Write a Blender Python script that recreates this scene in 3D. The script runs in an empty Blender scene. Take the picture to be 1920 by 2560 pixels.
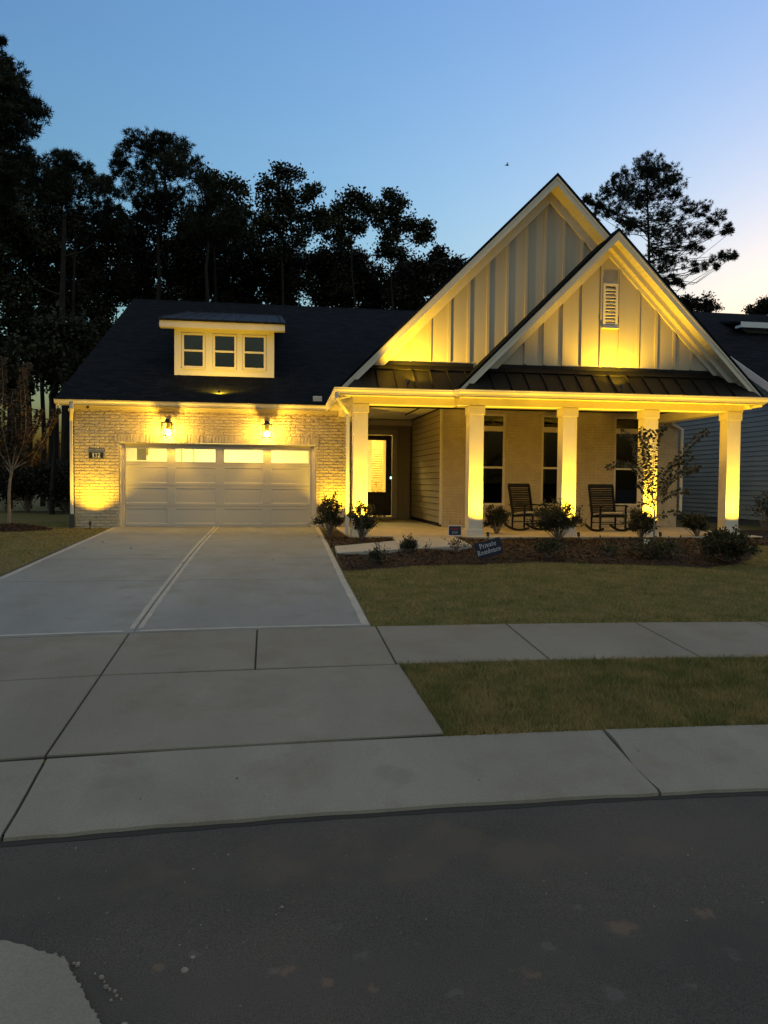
import bpy, math, random
import numpy as np
from mathutils import Vector, Matrix
R = math.radians
scene = bpy.context.scene
COL = scene.collection

# ------------------------------------------------------------------ camera
# house frame: X along the facade, Y away from the street, Z up, gutter line of the street at z = 0
CAM = np.array([0.0, 0.0, 1.90])
C2W = np.array([[0.9887853131010262, -0.0030731229700633367, -0.1493122918949284],
                [-0.1490848095855017, 0.0385564162721125, -0.9880724276666698],
                [0.008793414954392717, 0.9992516993628094, 0.03766586218284954]])
# columns of C2W.T are the world axes in camera space; rows here are (X, Y, Z) world axes in camera space
camd = bpy.data.cameras.new('camera'); cam = bpy.data.objects.new('camera', camd); COL.objects.link(cam)
M = Matrix([[C2W[i][j] for j in range(3)] for i in range(3)])
cam.matrix_world = Matrix.Translation(CAM) @ M.to_4x4()
camd.sensor_fit = 'VERTICAL'; camd.sensor_height = 36.0; camd.lens = 36.0 * 1922.0 / 2560.0
camd.clip_start = 0.05; camd.clip_end = 3000
scene.camera = cam

# ------------------------------------------------------------------ world: dusk sky, sun just set to the right
world = bpy.data.worlds.new('World'); scene.world = world; world.use_nodes = True
wn = world.node_tree; wn.nodes.clear()
SKY_FILL = (.43,.33,.11,1)
sky = wn.nodes.new('ShaderNodeTexSky'); sky.sky_type = 'NISHITA'; sky.sun_disc = False
sky.sun_elevation = R(0.6); sky.sun_rotation = R(44); sky.altitude = 100
sky.air_density = 1.25; sky.dust_density = 5.0; sky.ozone_density = 2.8
bg = wn.nodes.new('ShaderNodeBackground'); bg.inputs['Strength'].default_value = 0.15
wo = wn.nodes.new('ShaderNodeOutputWorld')
tcw = wn.nodes.new('ShaderNodeTexCoord'); sp = wn.nodes.new('ShaderNodeSeparateXYZ'); wn.links.new(tcw.outputs['Generated'], sp.inputs[0])
mr = wn.nodes.new('ShaderNodeMapRange'); mr.inputs[1].default_value = 0.10; mr.inputs[2].default_value = 0.55; wn.links.new(sp.outputs[2], mr.inputs[0])
tn = wn.nodes.new('ShaderNodeMixRGB'); tn.inputs[1].default_value = (1.05,1.22,.98,1); tn.inputs[2].default_value = (1.07,1.13,1.14,1); wn.links.new(mr.outputs[0], tn.inputs[0])
ml = wn.nodes.new('ShaderNodeMixRGB'); ml.blend_type = 'MULTIPLY'; ml.inputs[0].default_value = 1; wn.links.new(sky.outputs[0], ml.inputs[1]); wn.links.new(tn.outputs[0], ml.inputs[2])
# warm fill added high in the unseen sky behind the camera, brightens the ground
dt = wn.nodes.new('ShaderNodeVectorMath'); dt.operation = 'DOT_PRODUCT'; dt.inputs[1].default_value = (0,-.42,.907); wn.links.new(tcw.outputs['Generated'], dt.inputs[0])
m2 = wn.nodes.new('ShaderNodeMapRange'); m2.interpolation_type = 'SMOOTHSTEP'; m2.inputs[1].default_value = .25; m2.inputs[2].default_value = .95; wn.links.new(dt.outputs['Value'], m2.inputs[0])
gl = wn.nodes.new('ShaderNodeMixRGB'); gl.blend_type = 'ADD'; gl.inputs[2].default_value = SKY_FILL; wn.links.new(m2.outputs[0], gl.inputs[0]); wn.links.new(ml.outputs[0], gl.inputs[1])
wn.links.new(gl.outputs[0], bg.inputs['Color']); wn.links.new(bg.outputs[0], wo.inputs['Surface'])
scene.view_settings.view_transform = 'Standard'; scene.view_settings.look = 'None'
scene.view_settings.exposure = 3.06; scene.view_settings.gamma = 1.0
scene.render.resolution_x = 768; scene.render.resolution_y = 1024
WARM = (1.0, 0.58, 0.022)
LP = dict(column=108.0, wall=46.0, gable=62.0, dormer=28.0, lantern=42.0, garage=52.0, hall=32.0)

# ------------------------------------------------------------------ helpers
def ray(x, y):            # x, y on the 1659-wide reference grid -> world direction
    v = np.array([x * 1.1573 - 960.0, -(y * 1.1573 - 1280.0), -1922.0]); return C2W @ v
def atY(x, y, Y): r = ray(x, y); return CAM + r * (Y / r[1])
def atZ(x, y, Z): r = ray(x, y); return CAM + r * ((Z - CAM[2]) / r[2])
GY = [-30, 4.44, 5.25, 7.02, 8.42, 10.0, 11.7, 13.7, 16.0, 20.8, 45, 400]
GZ = [0.0, 0.0, 0.12, 0.205, 0.30, 0.39, 0.465, 0.55, 0.62, 0.69, 0.55, 0.3]
def warp(x): d = min(max(x - 1.8, -9), 9); return 0.012 * d * d
def fade(Y): return min(max((14.0 - Y) / 5.0, 0), 1)
def G(x, Y): return float(np.interp(Y + warp(x) * fade(Y), GY, GZ))
def atG(x, y):
    z = 0.4
    for _ in range(12): p = atZ(x, y, z); z = 0.5 * z + 0.5 * G(p[0], p[1])
    return atZ(x, y, G(p[0], p[1]))
def yv(x, v):             # street coordinate v -> Y
    Y = v
    for _ in range(6): Y = v - warp(x) * fade(Y)
    return Y

class MB:
    def __init__(s): s.v = []; s.f = []
    def add(s, vs, fs):
        o = len(s.v); s.v += [tuple(map(float, p)) for p in vs]; s.f += [tuple(i + o for i in f) for f in fs]; return s
    def box(s, x0, x1, y0, y1, z0, z1):
        return s.add([(x0,y0,z0),(x1,y0,z0),(x1,y1,z0),(x0,y1,z0),(x0,y0,z1),(x1,y0,z1),(x1,y1,z1),(x0,y1,z1)],
                     [(0,3,2,1),(4,5,6,7),(0,1,5,4),(1,2,6,5),(2,3,7,6),(3,0,4,7)])
    def prism(s, poly, a, b, axis='Y'):   # poly: 2D points; axis Y -> (x,z), X -> (y,z), Z -> (x,y)
        n = len(poly)
        def P(p, t): return (p[0], t, p[1]) if axis == 'Y' else ((t, p[0], p[1]) if axis == 'X' else (p[0], p[1], t))
        vs = [P(p, a) for p in poly] + [P(p, b) for p in poly]
        fs = [tuple(range(n)), tuple(range(2*n-1, n-1, -1))] + [(i, i+n, (i+1) % n + n, (i+1) % n) for i in range(n)]
        return s.add(vs, fs)
    def tube(s, pts, rad, n=6, cap=True):
        pts = [Vector(p) for p in pts]
        if not hasattr(rad, '__len__'): rad = [rad] * len(pts)
        o = len(s.v); vs = []; fs = []; u = None
        for i, p in enumerate(pts):
            d = (pts[min(i+1, len(pts)-1)] - pts[max(i-1, 0)])
            d = d.normalized() if d.length > 1e-9 else Vector((0,0,1))
            if u is None: u = d.orthogonal().normalized()
            u = (u - d * u.dot(d)); u = u.normalized() if u.length > 1e-6 else d.orthogonal().normalized()
            w = d.cross(u)
            for k in range(n):
                a = 2 * math.pi * (k + .5) / n
                vs.append(p + (u * math.cos(a) + w * math.sin(a)) * rad[i])
        for i in range(len(pts)-1):
            for k in range(n): fs.append((i*n+k, i*n+(k+1) % n, (i+1)*n+(k+1) % n, (i+1)*n+k))
        if cap: fs += [tuple(range(n-1, -1, -1)), tuple((len(pts)-1)*n + k for k in range(n))]
        return s.add(vs, fs)
    def bar(s, p, q, w, t, up=(0,0,1)):   # rectangular bar p->q, width w (sideways), thickness t (up)
        p = Vector(p); q = Vector(q); d = (q-p).normalized(); up = Vector(up)
        sx = d.cross(up).normalized(); uz = sx.cross(d).normalized(); vs = []
        for e in (p, q):
            for a, b in ((-1,-1),(1,-1),(1,1),(-1,1)): vs.append(e + sx*a*w/2 + uz*b*t/2)
        return s.add(vs, [(0,1,2,3),(7,6,5,4),(0,4,5,1),(1,5,6,2),(2,6,7,3),(3,7,4,0)])

def finish(o, parent=None, world_space=True, label=None, cat=None, group=None, kind=None):
    COL.objects.link(o)
    if parent is not None:
        o.parent = parent
        if world_space and parent.type == 'EMPTY': o.matrix_parent_inverse = Matrix.Translation(-parent.location)
    tag(o, label, cat, group, kind); return o
def tag(o, label=None, cat=None, group=None, kind=None):
    if label: o['label'] = label
    if cat: o['category'] = cat
    if group: o['group'] = group
    if kind: o['kind'] = kind
    return o
def obj(name, mb, mat, parent=None, bevel=0, smooth=False, ws=True, fix=True, **k):
    me = bpy.data.meshes.new(name); me.from_pydata(mb.v, [], mb.f); me.update()
    if fix:
        import bmesh
        b = bmesh.new(); b.from_mesh(me); bmesh.ops.recalc_face_normals(b, faces=b.faces); b.to_mesh(me); b.free()
    me.materials.append(mat)
    if smooth: me.polygons.foreach_set('use_smooth', [True]*len(me.polygons))
    o = bpy.data.objects.new(name, me)
    if bevel:
        m = o.modifiers.new('Bevel', 'BEVEL'); m.width = bevel; m.segments = 2; m.limit_method = 'ANGLE'
    return finish(o, parent, ws, **k)
def mesh_np(name, V, F, mat, parent=None, ws=True, **k):
    V = np.asarray(V, np.float32); F = np.asarray(F, np.int32); n = F.shape[1]
    me = bpy.data.meshes.new(name); me.vertices.add(len(V)); me.vertices.foreach_set('co', V.ravel())
    me.loops.add(F.size); me.loops.foreach_set('vertex_index', F.ravel())
    me.polygons.add(len(F)); me.polygons.foreach_set('loop_start', np.arange(0, F.size, n, dtype=np.int32))
    me.update(calc_edges=True); me.validate(); me.materials.append(mat)
    o = bpy.data.objects.new(name, me); return finish(o, parent, ws, **k)
def empty(name, loc, label, cat, group=None, rz=0):
    o = bpy.data.objects.new(name, None); o.empty_display_size = .2; o.location = loc; o.rotation_euler = (0,0,rz)
    COL.objects.link(o); return tag(o, label, cat, group)
def copy_tree(o, parent=None):
    c = o.copy(); COL.objects.link(c); c.parent = parent
    for ch in list(o.children): copy_tree(ch, c)
    return c

# ------------------------------------------------------------------ materials
def nt(m): return m.node_tree
def mat(name, col, rough=.7, spec=.3, metal=0, var=0, vscale=4, col2=None, bump=0, bscale=60, bdist=.01, detail=6, emit=None, estr=0, stretch=(1,1,1)):
    m = bpy.data.materials.new(name); m.use_nodes = True; t = nt(m); p = t.nodes['Principled BSDF']
    p.inputs['Base Color'].default_value = (*col, 1); p.inputs['Roughness'].default_value = rough
    p.inputs['Specular IOR Level'].default_value = spec; p.inputs['Metallic'].default_value = metal
    if emit: p.inputs['Emission Color'].default_value = (*emit, 1); p.inputs['Emission Strength'].default_value = estr
    tc = t.nodes.new('ShaderNodeTexCoord'); mp = t.nodes.new('ShaderNodeMapping'); mp.inputs['Scale'].default_value = stretch
    t.links.new(tc.outputs['Object'], mp.inputs[0])
    if var or col2:
        n = t.nodes.new('ShaderNodeTexNoise'); n.inputs['Scale'].default_value = vscale; n.inputs['Detail'].default_value = detail
        n.inputs['Roughness'].default_value = .6
        r = t.nodes.new('ShaderNodeValToRGB'); c2 = col2 if col2 else tuple(min(1, c*(1+var)) for c in col); c1 = col if col2 else tuple(c*(1-var) for c in col)
        r.color_ramp.elements[0].position = .35; r.color_ramp.elements[1].position = .65
        r.color_ramp.elements[0].color = (*c1, 1); r.color_ramp.elements[1].color = (*c2, 1)
        t.links.new(mp.outputs[0], n.inputs[0]); t.links.new(n.outputs[0], r.inputs[0]); t.links.new(r.outputs[0], p.inputs['Base Color'])
    if bump:
        n2 = t.nodes.new('ShaderNodeTexNoise'); n2.inputs['Scale'].default_value = bscale; n2.inputs['Detail'].default_value = 5
        b = t.nodes.new('ShaderNodeBump'); b.inputs['Strength'].default_value = bump; b.inputs['Distance'].default_value = bdist
        t.links.new(mp.outputs[0], n2.inputs[0]); t.links.new(n2.outputs[0], b.inputs['Height']); t.links.new(b.outputs[0], p.inputs['Normal'])
    return m
def layered(name, c1, c2, s1, c3, s2, f2=.5, rough=.9, bump=.3, bscale=150, bdist=.004, thr=(.5,.7), spec=.2, stretch=(1,1,1), c4=None, s4=300):
    """large patches c1/c2, blotches c3, fine speckle c4, bump"""
    m = mat(name, c1, rough, spec, var=0, vscale=s1, col2=c2, bump=bump, bscale=bscale, bdist=bdist, stretch=stretch)
    t = nt(m); p = t.nodes['Principled BSDF']; src = p.inputs['Base Color'].links[0].from_socket
    tc = [n for n in t.nodes if n.type == 'TEX_COORD'][0]
    n = t.nodes.new('ShaderNodeTexNoise'); n.inputs['Scale'].default_value = s2; n.inputs['Detail'].default_value = 8; n.inputs['Roughness'].default_value = .65
    r = t.nodes.new('ShaderNodeMapRange'); r.inputs[1].default_value = thr[0]; r.inputs[2].default_value = thr[1]; r.inputs[4].default_value = f2
    mx = t.nodes.new('ShaderNodeMixRGB'); mx.inputs[2].default_value = (*c3, 1)
    t.links.new(tc.outputs['Object'], n.inputs[0]); t.links.new(n.outputs[0], r.inputs[0]); t.links.new(r.outputs[0], mx.inputs[0])
    t.links.new(src, mx.inputs[1]); out = mx.outputs[0]
    if c4:
        n = t.nodes.new('ShaderNodeTexNoise'); n.inputs['Scale'].default_value = s4; n.inputs['Detail'].default_value = 2
        r = t.nodes.new('ShaderNodeMapRange'); r.inputs[1].default_value = .35; r.inputs[2].default_value = .7
        m2 = t.nodes.new('ShaderNodeMixRGB'); m2.blend_type = 'MULTIPLY'; m2.inputs[2].default_value = (*c4, 1)
        t.links.new(tc.outputs['Object'], n.inputs[0]); t.links.new(n.outputs[0], r.inputs[0]); t.links.new(r.outputs[0], m2.inputs[0])
        t.links.new(out, m2.inputs[1]); out = m2.outputs[0]
    t.links.new(out, p.inputs['Base Color']); return m
def glass(name, tint=(.85,.9,.92), rough=0.0, f=.06):
    m = bpy.data.materials.new(name); m.use_nodes = True; t = nt(m); t.nodes.clear()
    o = t.nodes.new('ShaderNodeOutputMaterial'); tr = t.nodes.new('ShaderNodeBsdfTransparent'); tr.inputs[0].default_value = (*tint, 1)
    g = t.nodes.new('ShaderNodeBsdfGlossy'); g.inputs['Roughness'].default_value = rough; g.inputs[0].default_value = (1,1,1,1)
    fr = t.nodes.new('ShaderNodeFresnel'); fr.inputs[0].default_value = 1.5
    a = t.nodes.new('ShaderNodeMath'); a.operation = 'ADD'; a.inputs[1].default_value = f
    mx = t.nodes.new('ShaderNodeMixShader')
    t.links.new(fr.outputs[0], a.inputs[0]); t.links.new(a.outputs[0], mx.inputs[0]); t.links.new(tr.outputs[0], mx.inputs[1]); t.links.new(g.outputs[0], mx.inputs[2])
    t.links.new(mx.outputs[0], o.inputs[0]); return m
def leafmat(name, c1, c2, vs=1.2):
    m = mat(name, c1, .6, .25, col2=c2, vscale=vs); t = nt(m); p = t.nodes['Principled BSDF']
    tl = t.nodes.new('ShaderNodeBsdfTranslucent'); mx = t.nodes.new('ShaderNodeMixShader'); mx.inputs[0].default_value = .25
    t.links.new(p.inputs['Base Color'].links[0].from_socket, tl.inputs[0])
    out = [n for n in t.nodes if n.type == 'OUTPUT_MATERIAL'][0]
    t.links.new(p.outputs[0], mx.inputs[1]); t.links.new(tl.outputs[0], mx.inputs[2]); t.links.new(mx.outputs[0], out.inputs[0]); return m
def shingle(name):
    m = bpy.data.materials.new(name); m.use_nodes = True; t = nt(m); p = t.nodes['Principled BSDF']; p.inputs['Roughness'].default_value = .9; p.inputs['Specular IOR Level'].default_value = .05
    tc = t.nodes.new('ShaderNodeTexCoord'); mp = t.nodes.new('ShaderNodeMapping'); br = t.nodes.new('ShaderNodeTexBrick')
    t.links.new(tc.outputs['Object'], mp.inputs[0]); t.links.new(mp.outputs[0], br.inputs[0])
    br.inputs['Scale'].default_value = 1; br.inputs['Brick Width'].default_value = .3; br.inputs['Row Height'].default_value = .13
    br.inputs['Mortar Size'].default_value = .008; br.inputs['Mortar Smooth'].default_value = .2
    br.inputs['Color1'].default_value = (.006,.008,.011,1); br.inputs['Color2'].default_value = (.015,.018,.024,1); br.inputs['Mortar'].default_value = (.003,.0035,.004,1)
    n = t.nodes.new('ShaderNodeTexNoise'); n.inputs['Scale'].default_value = 90; mx = t.nodes.new('ShaderNodeMixRGB'); mx.blend_type = 'MULTIPLY'; mx.inputs[0].default_value = .6
    t.links.new(tc.outputs['Object'], n.inputs[0]); t.links.new(br.outputs[0], mx.inputs[1]); t.links.new(n.outputs[0], mx.inputs[2]); t.links.new(mx.outputs[0], p.inputs['Base Color'])
    b = t.nodes.new('ShaderNodeBump'); b.inputs['Strength'].default_value = .8; b.inputs['Distance'].default_value = .012; b.invert = True
    t.links.new(br.outputs['Fac'], b.inputs['Height']); t.links.new(b.outputs[0], p.inputs['Normal']); return m

M_trim = mat('white_painted_trim', (.56,.51,.42), .5, .35, var=.05, vscale=2, bump=.05, bscale=40)
M_gutter = mat('white_gutter_metal', (.58,.55,.50), .35, .5, var=.03, vscale=3)
M_board = mat('pale_board_siding', (.38,.335,.26), .6, .3, var=.05, vscale=1.5, bump=.08, bscale=50, stretch=(1,1,.2))
M_lap = mat('tan_lap_siding', (.44,.37,.25), .6, .3, var=.06, vscale=2, bump=.1, bscale=60, stretch=(.2,.2,1))
M_brick = layered('painted_rough_brick', (.52,.45,.33), (.45,.38,.27), 3.5, (.33,.25,.16), 9, .3, .85, .6, 70, .006, (.56,.74), c4=(.8,.78,.74), s4=60)
M_mortar = mat('painted_mortar', (.43,.37,.275), .9, .2, var=.1, vscale=8, bump=.4, bscale=80)
M_shingle = shingle('dark_slate_shingles')
M_metal = mat('dark_bronze_roof_metal', (.007,.0065,.006), .5, .16, metal=.0, var=.12, vscale=2)
M_black = mat('black_painted_metal', (.012,.012,.013), .4, .5)
M_chair = mat('chair_black_stain', (.006,.006,.006), .5, .18)
M_door = mat('dark_brown_door', (.018,.011,.008), .45, .4, var=.2, vscale=6)
M_gdoor = mat('cream_garage_door', (.42,.395,.355), .55, .35, var=.04, vscale=1, bump=.08, bscale=120, bdist=.002, stretch=(.1,1,1))
M_glass = glass('window_glass', (.5,.53,.55), 0, 0)
M_clear = glass('clear_glass', (.95,.95,.93), 0, 0)
def thin_glass(name):
    m = bpy.data.materials.new(name); m.use_nodes = True; t = nt(m); t.nodes.clear()
    o = t.nodes.new('ShaderNodeOutputMaterial'); tr = t.nodes.new('ShaderNodeBsdfTransparent'); tr.inputs[0].default_value = (.97,.96,.93,1)
    g_ = t.nodes.new('ShaderNodeBsdfGlossy'); g_.inputs['Roughness'].default_value = .02; mx = t.nodes.new('ShaderNodeMixShader'); mx.inputs[0].default_value = .05
    t.links.new(tr.outputs[0], mx.inputs[1]); t.links.new(g_.outputs[0], mx.inputs[2]); t.links.new(mx.outputs[0], o.inputs[0]); return m
M_lglass = thin_glass('lantern_glass')
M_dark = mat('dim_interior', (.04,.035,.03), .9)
M_gint = mat('cream_interior_wall', (.80,.76,.66), .8, var=.03, vscale=1)
M_blind = mat('dim_window_blind', (.05,.045,.035), .8)
def concrete(name, c, k=1.0):
    return layered(name, tuple(a*.88 for a in c), tuple(min(1,a*1.12) for a in c), .7, tuple(a*q for a,q in zip(c,(.80,.74,.66))), 1.6, min(.95,.8*k), .88, .35, 120, .004, (.5,.72), c4=(.80,.80,.79), s4=110, stretch=(1,.35,1))
M_conc = concrete('driveway_concrete', (.215,.222,.212))
M_conc2 = concrete('walk_concrete', (.205,.188,.155))
M_curb = concrete('curb_concrete', (.225,.208,.175), 1.5)
M_band = mat('trowelled_concrete_edge', (.31,.30,.265), .8, var=.10, vscale=5)
M_joint = mat('dark_joint', (.03,.027,.023), .95)
M_floor = concrete('porch_concrete', (.44,.38,.29))
M_asph = layered('street_asphalt', (.074,.069,.061), (.112,.099,.084), .6, (.145,.125,.10), 1.4, .35, .93, 1.0, 170, .007, (.55,.8), c4=(.42,.42,.43), s4=190)
def soft_patches(m, pts, colr, amt, na=.16, nsc=18):
    t = nt(m); p = t.nodes['Principled BSDF']; src = p.inputs['Base Color'].links[0].from_socket
    tc = t.nodes.new('ShaderNodeTexCoord'); n = t.nodes.new('ShaderNodeTexNoise'); n.inputs['Scale'].default_value = nsc; n.inputs['Detail'].default_value = 6
    t.links.new(tc.outputs['Object'], n.inputs[0]); ns = t.nodes.new('ShaderNodeMath'); ns.operation = 'MULTIPLY_ADD'; ns.inputs[1].default_value = na; ns.inputs[2].default_value = -na/2
    t.links.new(n.outputs[0], ns.inputs[0]); acc = None
    for (x, y, rad) in pts:
        d = t.nodes.new('ShaderNodeVectorMath'); d.operation = 'DISTANCE'; d.inputs[1].default_value = (x,y,-.03); t.links.new(tc.outputs['Object'], d.inputs[0])
        a = t.nodes.new('ShaderNodeMath'); a.operation = 'ADD'; t.links.new(d.outputs['Value'], a.inputs[0]); t.links.new(ns.outputs[0], a.inputs[1])
        r = t.nodes.new('ShaderNodeMapRange'); r.inputs[1].default_value = rad; r.inputs[2].default_value = rad*.35; t.links.new(a.outputs[0], r.inputs[0])
        if acc is None: acc = r.outputs[0]
        else: mx = t.nodes.new('ShaderNodeMath'); mx.operation = 'MAXIMUM'; t.links.new(acc, mx.inputs[0]); t.links.new(r.outputs[0], mx.inputs[1]); acc = mx.outputs[0]
    k = t.nodes.new('ShaderNodeMath'); k.operation = 'MULTIPLY'; k.inputs[1].default_value = amt; t.links.new(acc, k.inputs[0])
    mix = t.nodes.new('ShaderNodeMixRGB'); mix.inputs[2].default_value = (*colr,1); t.links.new(k.outputs[0], mix.inputs[0]); t.links.new(src, mix.inputs[1]); t.links.new(mix.outputs[0], p.inputs['Base Color'])
def stain(m, l, colr, amt, na=.9, nsc=2.2): soft_patches(m, [(*atZ(a,b,.12)[:2], r_) for a,b,r_ in l], colr, amt, na, nsc)
def PZ(l): return [(*atZ(a,b,-.03)[:2], r_) for a,b,r_ in l]
soft_patches(M_asph, PZ([(615,2098,.040),(700,2120,.034),(803,2140,.030),(344,2092,.022),(1340,2005,.075),(1523,1976,.04),(1142,2108,.05)]), (.17,.12,.08), .5)
soft_patches(M_asph, PZ([(900,1850,.30),(620,1870,.26),(1130,1860,.24),(380,1890,.22),(1420,1830,.20),(1000,1820,.18)]), (.100,.084,.060), .45, 1.1, 3.5)
soft_patches(M_asph, PZ([(720,2005,.035),(905,2040,.03),(1250,1960,.03),(590,2100,.03),(1580,2060,.04),(1480,2125,.035),(1180,2045,.035),(420,2060,.03),(780,2060,.03),(1320,2150,.04),(980,2150,.035)]), (.13,.125,.115), .35)
M_soil = layered('lawn_soil', (.085,.080,.022), (.12,.10,.034), 1.2, (.07,.055,.028), 3, .6, .95, .5, 120, .01)
stain(M_curb, [(850,1650,.10),(300,1690,.35),(1040,1640,.10),(1180,1700,.12)], (.12,.11,.095), .35)
stain(M_conc2, [(600,1510,.5),(300,1560,.4),(120,1400,.35),(700,1410,.35),(1000,1390,.3),(1500,1380,.3)], (.14,.13,.11), .30)
stain(M_conc, [(350,1230,.7),(560,1290,.6),(200,1310,.6),(640,1200,.6),(480,1180,.5)], (.15,.15,.14), .32)
M_grass = leafmat('bermuda_grass_blades', (.125,.132,.036), (.30,.225,.085), 3.0)
M_mulch = layered('mulch_base', (.028,.016,.011), (.030,.018,.011), 6, (.02,.012,.008), 12, .6, .95, .8, 60, .03)
M_chip = mat('wood_mulch_chips', (.020,.012,.007), .9, col2=(.075,.043,.026), vscale=9, detail=2)
M_bark = mat('tree_bark', (.008,.007,.006), .9, col2=(.020,.016,.013), vscale=6, bump=.5, bscale=20, bdist=.02, stretch=(1,1,.3))
M_barkp = mat('young_tree_bark', (.16,.12,.09), .85, col2=(.24,.19,.14), vscale=10)
M_pine = leafmat('pine_needles', (.010,.017,.008), (.022,.028,.013), .7)
M_leaf = leafmat('broad_leaves', (.012,.017,.007), (.032,.032,.012), .6)
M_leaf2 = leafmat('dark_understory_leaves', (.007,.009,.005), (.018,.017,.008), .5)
M_autumn = leafmat('turning_leaves', (.035,.030,.015), (.085,.045,.025), 2.5)
M_shrub = leafmat('shrub_leaves', (.025,.036,.013), (.065,.052,.025), 5)
M_myrtle = leafmat('myrtle_leaves', (.05,.055,.022), (.10,.065,.03), 5)
M_navy = mat('navy_sign_face', (.008,.014,.035), .5, .4)
M_white = mat('white_lettering', (.62,.64,.68), .6)
M_red = mat('dull_red_lettering', (.35,.05,.04), .6)
M_cush = mat('beige_cushion', (.42,.36,.27), .9, var=.08, vscale=12, bump=.3, bscale=300, bdist=.002)
M_blue = mat('slate_blue_lap_siding', (.25,.29,.31), .65, .3, var=.06, vscale=1)
M_ntrim = mat('neighbour_white_trim', (.55,.56,.58), .5)
M_bulb = mat('lit_bulb', (1,.8,.4), .5, emit=(1.0,.78,.32), estr=16)
M_green = mat('green_lit_keypad', (.1,.5,.3), .5, emit=(.35,1.0,.55), estr=.7)
M_stone = mat('pale_stone_chip', (.20,.175,.145), .9, var=.2, vscale=20)
M_clay = mat('orange_clay_smear', (.21,.12,.068), .95, var=.2, vscale=9)
M_yel = mat('yellow_tape', (.8,.6,.05), .6)
M_greybox = mat('grey_enamel', (.42,.40,.36), .5)
M_wood = mat('honey_wood_slats', (.52,.36,.14), .6, var=.1, vscale=6)

def spot(name, loc, target, power, size, blend, parent, radius=.03, color=WARM):
    l = bpy.data.lights.new(name, 'SPOT'); l.energy = power; l.color = color; l.spot_size = R(size); l.spot_blend = blend; l.shadow_soft_size = radius
    o = bpy.data.objects.new(name, l); COL.objects.link(o)
    o.location = loc; o.rotation_euler = (Vector(target) - Vector(loc)).to_track_quat('-Z', 'Y').to_euler()
    if parent: o.parent = parent; o.matrix_parent_inverse = Matrix.Translation(-parent.location) if parent.type == 'EMPTY' else Matrix()
    return o

# ------------------------------------------------------------------ the ground
def strip_grid(xs, vs, dz=0.0, zf=None, street=True):
    mb = MB(); n = len(vs)
    for x in xs:
        for v in vs:
            Y = yv(x, v) if street else v
            mb.v.append((x, Y, (G(x, Y) if zf is None else zf(x, v)) + dz))
    for i in range(len(xs)-1):
        for j in range(n-1): mb.f.append((i*n+j, (i+1)*n+j, (i+1)*n+j+1, i*n+j+1))
    return mb
def lin(a, b, n): return list(np.linspace(a, b, n))
# street
o = obj('street', strip_grid(lin(-300,-20,6)+lin(-15,20,36)+lin(25,300,6), [-250,-60,-20,-5,0,2,4,4.60], zf=lambda x,v: -0.035+0.012*max(0,min(4.4-v,6))/2), M_asph, kind='structure', fix=False)
# lawn ground sheet reaching the horizon
obj('lawn', strip_grid(lin(-900,-30,8)+lin(-25,30,56)+lin(40,900,8), [5.20,5.6,6.4,7.02,7.7,8.42,9.2,10,10.8,11.7,12.7,13.7,14.8,16,18,20.8,24,30,45,90,200,900], dz=-.012), M_soil, kind='structure', fix=False)
# hills far off so that the horizon is closed
# curb: rolled profile, cut by joints
PROF = [(4.40,-.10),(4.415,-.012),(4.44,0.0),(4.62,.006),(4.78,.022),(4.92,.065),(5.05,.105),(5.15,.118),(5.24,.12),(5.25,-.05)]
PROFD = [(4.40,-.10),(4.415,-.012),(4.44,0.0),(4.65,.022),(4.85,.052),(5.05,.085),(5.15,.10),(5.24,.118),(5.25,-.05)]
def curb_piece(mb, xa, xb, P):
    n = max(2, int(abs(xb-xa)/.15)); o = len(mb.v); xs = np.linspace(xa, xb, n); k = len(P)
    for x in xs:
        for j,(v,z) in enumerate(P):
            w = (.006*math.sin(x*7.3)+.004*math.sin(x*19.1)) if v < 4.5 else 0
            mb.v.append((x, yv(x, v)+w, z))
    for i in range(n-1):
        for j in range(k-1): mb.f.append((o+i*k+j, o+(i+1)*k+j, o+(i+1)*k+j+1, o+i*k+j+1))
    mb.f.append(tuple(o+j for j in range(k))); mb.f.append(tuple(o+(n-1)*k+j for j in range(k-1,-1,-1)))
mb = MB()
cj = [-60,-30,-15,-9.5,-7.4,-5.4,-3.4,-1.40,2.42,5.5,8.5,11.5,20,40,80]
for a, b in zip(cj[:-1], cj[1:]): curb_piece(mb, a+.009, b-.009, PROFD if a < 1 and a > -5 else PROF)
obj('curb', mb, M_curb, kind='structure')
jb = MB()
for a in (-30,-15,-9.5,-7.4,-5.4,-3.4,-1.40,2.42,5.5,8.5,11.5,20):
    jb.prism([(4.45,-.12),(4.45,-.010),(4.78,.006),(4.92,.048),(5.05,.086),(5.25,.098),(5.25,-.12)], a-.02, a+.02, 'X') if False else None
    o_ = len(jb.v)
    for xx in (a-.03, a+.03):
        for v_, z_ in [(4.45,-.012),(4.62,-.008),(4.78,.004),(4.92,.044),(5.05,.082),(5.25,.098)]: jb.v.append((xx, yv(xx,v_), z_))
    for q in range(5): jb.f.append((o_+q,o_+q+1,o_+6+q+1,o_+6+q))
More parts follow.
